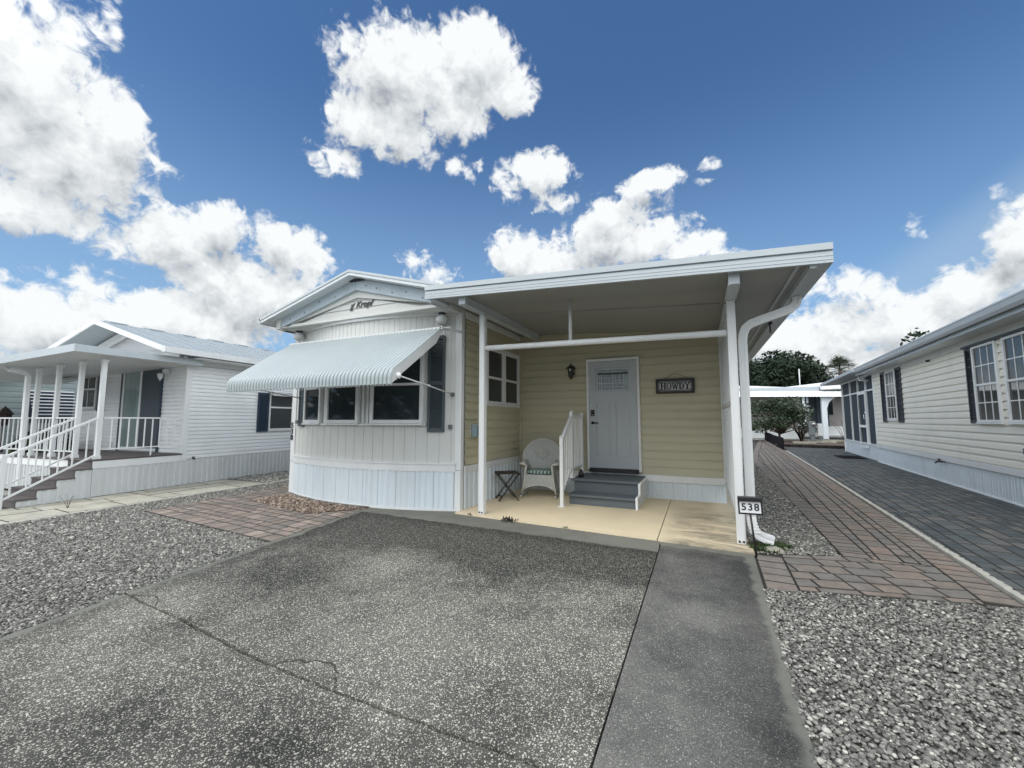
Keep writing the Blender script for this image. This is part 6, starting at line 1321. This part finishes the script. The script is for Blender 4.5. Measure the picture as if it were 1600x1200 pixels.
palm((13.9, 55, 0), 6.9, 'cabbage palm with a round crown above the back home')
# low citrus tree beside the path end
tree('citrus_tree', (4.95, 33.5, 0), 3.15, 1.0, 30, .10, 200, M['leaf'], 'low bushy citrus tree behind the black edging at the path end', 'tree', 91, 1.65, .10, squash=.85)
# back home: low white roof, long awning, tan siding, arched column
bh = empty('back_home', (8, 38, 0), label='low tan home with white roofs across the back of the lots', cat='mobile home')
def B_(mb, name, m, par=None, **k): mb.v = [tuple(Vector(p)-Vector((8, 38, 0))) for p in mb.v]; return mb.build(name, m, par or bh, **k)
q = MB(); q.box((-6, 39.2, 0), (7.15, 44, 3.5)); B_(q, 'wall', M['siding_tan'])
q = MB(); lap(q, lambda z: (0, 13.15), .95, 3.4, .2, lip=.025); B_(xf(q, (-6, 39.19, 0), (1, 0), (0, -1)), 'siding', M['siding_tan'])
q = MB(); q.box((-6, 39.1, 0), (7.15, 39.16, .8)); q.box((6.95, 39.0, .0), (7.2, 39.18, 3.4)); q.box((3.0, 39.02, 2.6), (7.0, 39.1, 2.72)); B_(q, 'skirting', M['white_vinyl'])
q = MB(); q.box((-6.5, 38.3, 3.72), (8.3, 38.36, 4.02)); q.box((-6.5, 38.3, 4.02), (8.35, 44.5, 4.06)); B_(q, 'eave', M['gutter'])
q = MB()
for xa, xb, za, zb_ in ((-6.5, 3.9, 4.9, 4.30), (3.9, 6.2, 4.30, 4.12), (6.2, 9.2, 4.12, 4.45)): q.prism([(xa, 39, za), (xb, 39, zb_), (xb, 39, 4.04), (xa, 39, 4.04)], (0, 5, 0))
B_(q, 'white_roof', M['bright'])
q = MB(); rows = []
for y, z in ((38.25, 3.82), (37.4, 3.66), (36.9, 3.50), (36.75, 3.3)): rows.append([(x, y, z-.035*max(0, x-3)*.6+(.02 if i % 2 else 0)) for i, x in enumerate(np.arange(-4, 9.75, .1))])
q.grid(rows); cbo = B_(q, 'front_awning', M['bright'])
q = MB()
for x in (8.27,): q.box((x-.16, 37.0, .1), (x+.16, 37.3, 3.3)); q.prism([(x+.16, 37.05, 3.3), (x+.85, 37.05, 3.3), (x+.85, 37.05, 3.2), (x+.55, 37.05, 3.05), (x+.30, 37.05, 2.75), (x+.16, 37.05, 2.3)], (0, .2, 0))
B_(q, 'arched_column', M['skirt'])
q = MB(); q.bar((6.98, 37.0, 3.4), (7.12, 37.0, 1.0), .16, .16); q.bar((7.3, 37.3, 3.4), (7.32, 37.3, .9), .12, .12); B_(q, 'awning_post', M['skirt'])
q = MB(); q.box((7.42, 38.8, 1.05), (8.15, 38.85, 3.3)); q.box((8.15, 38.7, 1.0), (8.9, 38.85, 3.2)); B_(q, 'screen_wall', M['screen'])
q = MB(); q.box((8.9, 39.5, 1.0), (13, 44, 3.6)); B_(q, 'right_wing', mat('rosy_grey_siding', (.33, .30, .29), .6, var=.05)); q = MB(); q.box((8.9, 39.4, .3), (10.4, 39.48, 1.0)); B_(q, 'right_wing_skirting', M['bright'])
q = MB(); q.box((9.0, 39.42, 1.9), (9.35, 39.49, 3.0)); B_(q, 'window', M['glass'])
q = MB(); q.box((8.35, 37.6, 3.78), (10.6, 38.8, 4.15), bev=.05); q.box((9.0, 37.55, 3.85), (9.3, 37.59, 4.08)); B_(q, 'roof_end_cap', M['bright'])
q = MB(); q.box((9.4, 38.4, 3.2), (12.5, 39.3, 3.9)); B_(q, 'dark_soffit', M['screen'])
q = MB(); q.tube([(7.6, 41, 4.1), (7.6, 41, 5.75)], .045, 8); B_(q, 'vent_pipe', M['trim'])
# black landscape edging at the path end
q = MB(); 
for i in range(8): t0, t1 = i/8, (i+1)/8; A0 = (4.30-.62*t0, 36.2-11.8*t0); A1 = (4.30-.62*t1, 36.2-11.8*t1); q.prism([(A0[0]+.0, A0[1], 0), (A1[0]+.0, A1[1], 0), (A1[0]+.0, A1[1], .60+.02*math.sin(i)), (A0[0]+.0, A0[1], .60+.02*math.sin(i-1))], (.03, 0, 0))
q.build('plastic_edging', M['rubber'], label='low black plastic edging fence at the far end of the red path', cat='edging')
# mulch bed, timber border, brown clumps
sheet('mulch_bed', [(3.9, 27.3), (7.1, 26.4), (9.5, 37), (4.5, 37.5)], .0, M['mulch'])
q = MB()
for i in range(6): x = 3.75+i*.56; q.box((x, 27.15-(x-3.75)*.28, 0), (x+.54, 27.45-(x-3.75)*.28, .17), bev=.02)
q.build('timber_border', M['darkwood'], label='dark low border of the planting bed at the end of the drive', cat='border')
q = MB()
for x, y, w_, lb in ((5.2, 31, 1.2, 'pale flat stone in the bed left of the meter pedestal'), (6.3, 32.5, 1.5, 'long pale flat stone right behind the meter pedestal'), (7.2, 34.5, 1.6, 'pale flat stone in front of the arched white column')): q = MB(); q.box((x, y, 0), (x+w_, y+.25, .14), bev=.02); q.build('bed_stone', M['flag'], label=lb, cat='stone', group='flat stones lining the back bed')
pass
up_ = empty('utility_pedestal', (6.45, 32, 0), label='grey electric meter pedestal in the bed before the back home', cat='utility box')
q = MB(); q.box((-.20, -.12, .5), (.14, .12, 1.42), bev=.02); q.build('cabinet', M['util'], up_)
q = MB(); q.box((-.12, -.08, 0), (.10, .08, .5)); q.build('post', M['util'], up_)
q = MB(); q.tube([(.05, -.13, 1.22), (.05, -.24, 1.22)], .10, 14); q.build('meter', M['steel'], up_)
ub = empty('utility_box', (7.05, 33, 0), label='small grey white utility box right of the meter pedestal', cat='utility box')
q = MB(); q.box((-.14, -.1, .45), (.14, .1, 1.25), bev=.02); q.build('cabinet', M['skirt_l'], ub); q = MB(); q.box((-.08, -.06, 0), (.08, .06, .45)); q.build('leg', M['util'], ub)
def twig_bush(name, loc, h, n, label, m='bark', seed=1, leaves=0, cat='shrub', r=.012):
    rr = random.Random(seed); q = MB()
    for k in range(n):
        a = rr.uniform(0, 6.283); s_ = rr.uniform(.15, .5)*h; p1 = (s_*.4*math.cos(a), s_*.4*math.sin(a), h*.45); p2 = (s_*math.cos(a), s_*math.sin(a), h*rr.uniform(.7, 1)); q.tube([(0, 0, 0), p1, p2], [r, r*.7, r*.35], 5)
    t = empty(name, loc, label=label, cat=cat); q.build('stems', M[m], t)
    if leaves:
        c_ = MB(); foliage(c_, (0, 0, h*.62), h*.42, leaves, h*.09, rr); c_.build('foliage', M['leaf'] if m != 'weedb' else M['weed'], t, fix=False)
    return t
twig_bush('bare_shrub', (6.0, 32.6, 0), 1.25, 10, 'bare twiggy shrub just left of the meter pedestal', seed=5)
twig_bush('bare_shrub', (8.5, 33.5, 0), 1.9, 9, 'bare young tree with forked branches right of the utility boxes', seed=9, r=.02)
twig_bush('yucca', (6.25, 34.4, 0), 1.15, 26, 'dark spiky clump by the awning posts of the back home', m='rubber', seed=11, r=.035, cat='plant')
twig_bush('round_shrub', (9.4, 34.2, 0), 1.0, 8, 'low brown shrub in the bed near the screened porch', seed=14, leaves=260)
twig_bush('dark_shrub', (-14.6, 4.4, 0), 1.3, 12, 'dark bush under the yard lamp at far left', seed=17, leaves=1300)
twig_bush('dry_seedling', (-9.80, 3.30, 0), .27, 5, 'small dry seedling growing beside the pale path on the left', seed=19, r=.004, cat='plant')
# weeds by the downspout and in the slab joint
def weed(loc, r, h, n, label, seed, dark=False):
    rr = random.Random(seed); q = MB()
    for k in range(n):
        a = rr.uniform(0, 6.283); d = rr.random()**.7*r; b_ = Vector((d*math.cos(a), d*math.sin(a)*.8, 0)); ln = h*rr.uniform(.4, 1.1); dr2 = Vector((rr.gauss(0, .6), rr.gauss(0, .6), 1)).normalized(); sd2 = dr2.cross(Vector((rr.gauss(0, 1), rr.gauss(0, 1), .1))).normalized()*ln*.16
        q.add([b_-sd2*.5, b_+dr2*ln*.6+sd2, b_+dr2*ln, b_+dr2*ln*.6-sd2], [(0, 1, 2, 3)], rr.uniform(.02, 1))
    return q.build('weed', M['weed'] if not dark else M['darkwood'], label=label, cat='weed', loc=loc, fix=False)
weed((.62, 5.66, 0), .20, .07, 420, 'low green weeds spreading under the downspout elbow', 1)
weed((.78, 5.86, 0), .14, .06, 240, 'thin green weeds in the gravel just beyond the downspout elbow', 2)
weed((-2.62, 5.575, .02), .13, .075, 60, 'dark dead grass tuft in the slab joint below the wicker chair', 3, True)
weed((-3.33, 5.66, .02), .045, .05, 22, 'tiny weed in the slab joint left of the carport post', 4)
weed((-1.75, 5.53, .02), .035, .04, 14, 'tiny sprout in the slab joint in front of the steps', 5)
q = MB(); 
bm_ = bmesh.new(); bmesh.ops.create_icosphere(bm_, subdivisions=3, radius=1)
for v in bm_.verts: v.co *= 1+.12*math.sin(v.co.x*5+1)*math.cos(v.co.y*4); v.co = Vector((v.co.x*.11, v.co.y*.07, v.co.z*.045))
q.bm(bm_, smooth=True); bm_.free(); q.build('rock', M['flag'], label='pale rock in the weeds beside the downspout', cat='rock', loc=(.70, 5.60, .02))
# tree line across the street, behind the camera, mirrored in the windows
rr = random.Random(99); q = MB()
for k in range(70):
    a = R(95+k*2.6+rr.uniform(-1, 1)); d = rr.uniform(60, 75); foliage(q, (d*math.sin(a), d*math.cos(a), rr.uniform(2.5, 5)), rr.uniform(3, 5), 130, 1.0, rr, .9)
q.build('treeline', M['oak'], label='distant tree line across the street', cat='tree line', kind='stuff', fix=False)
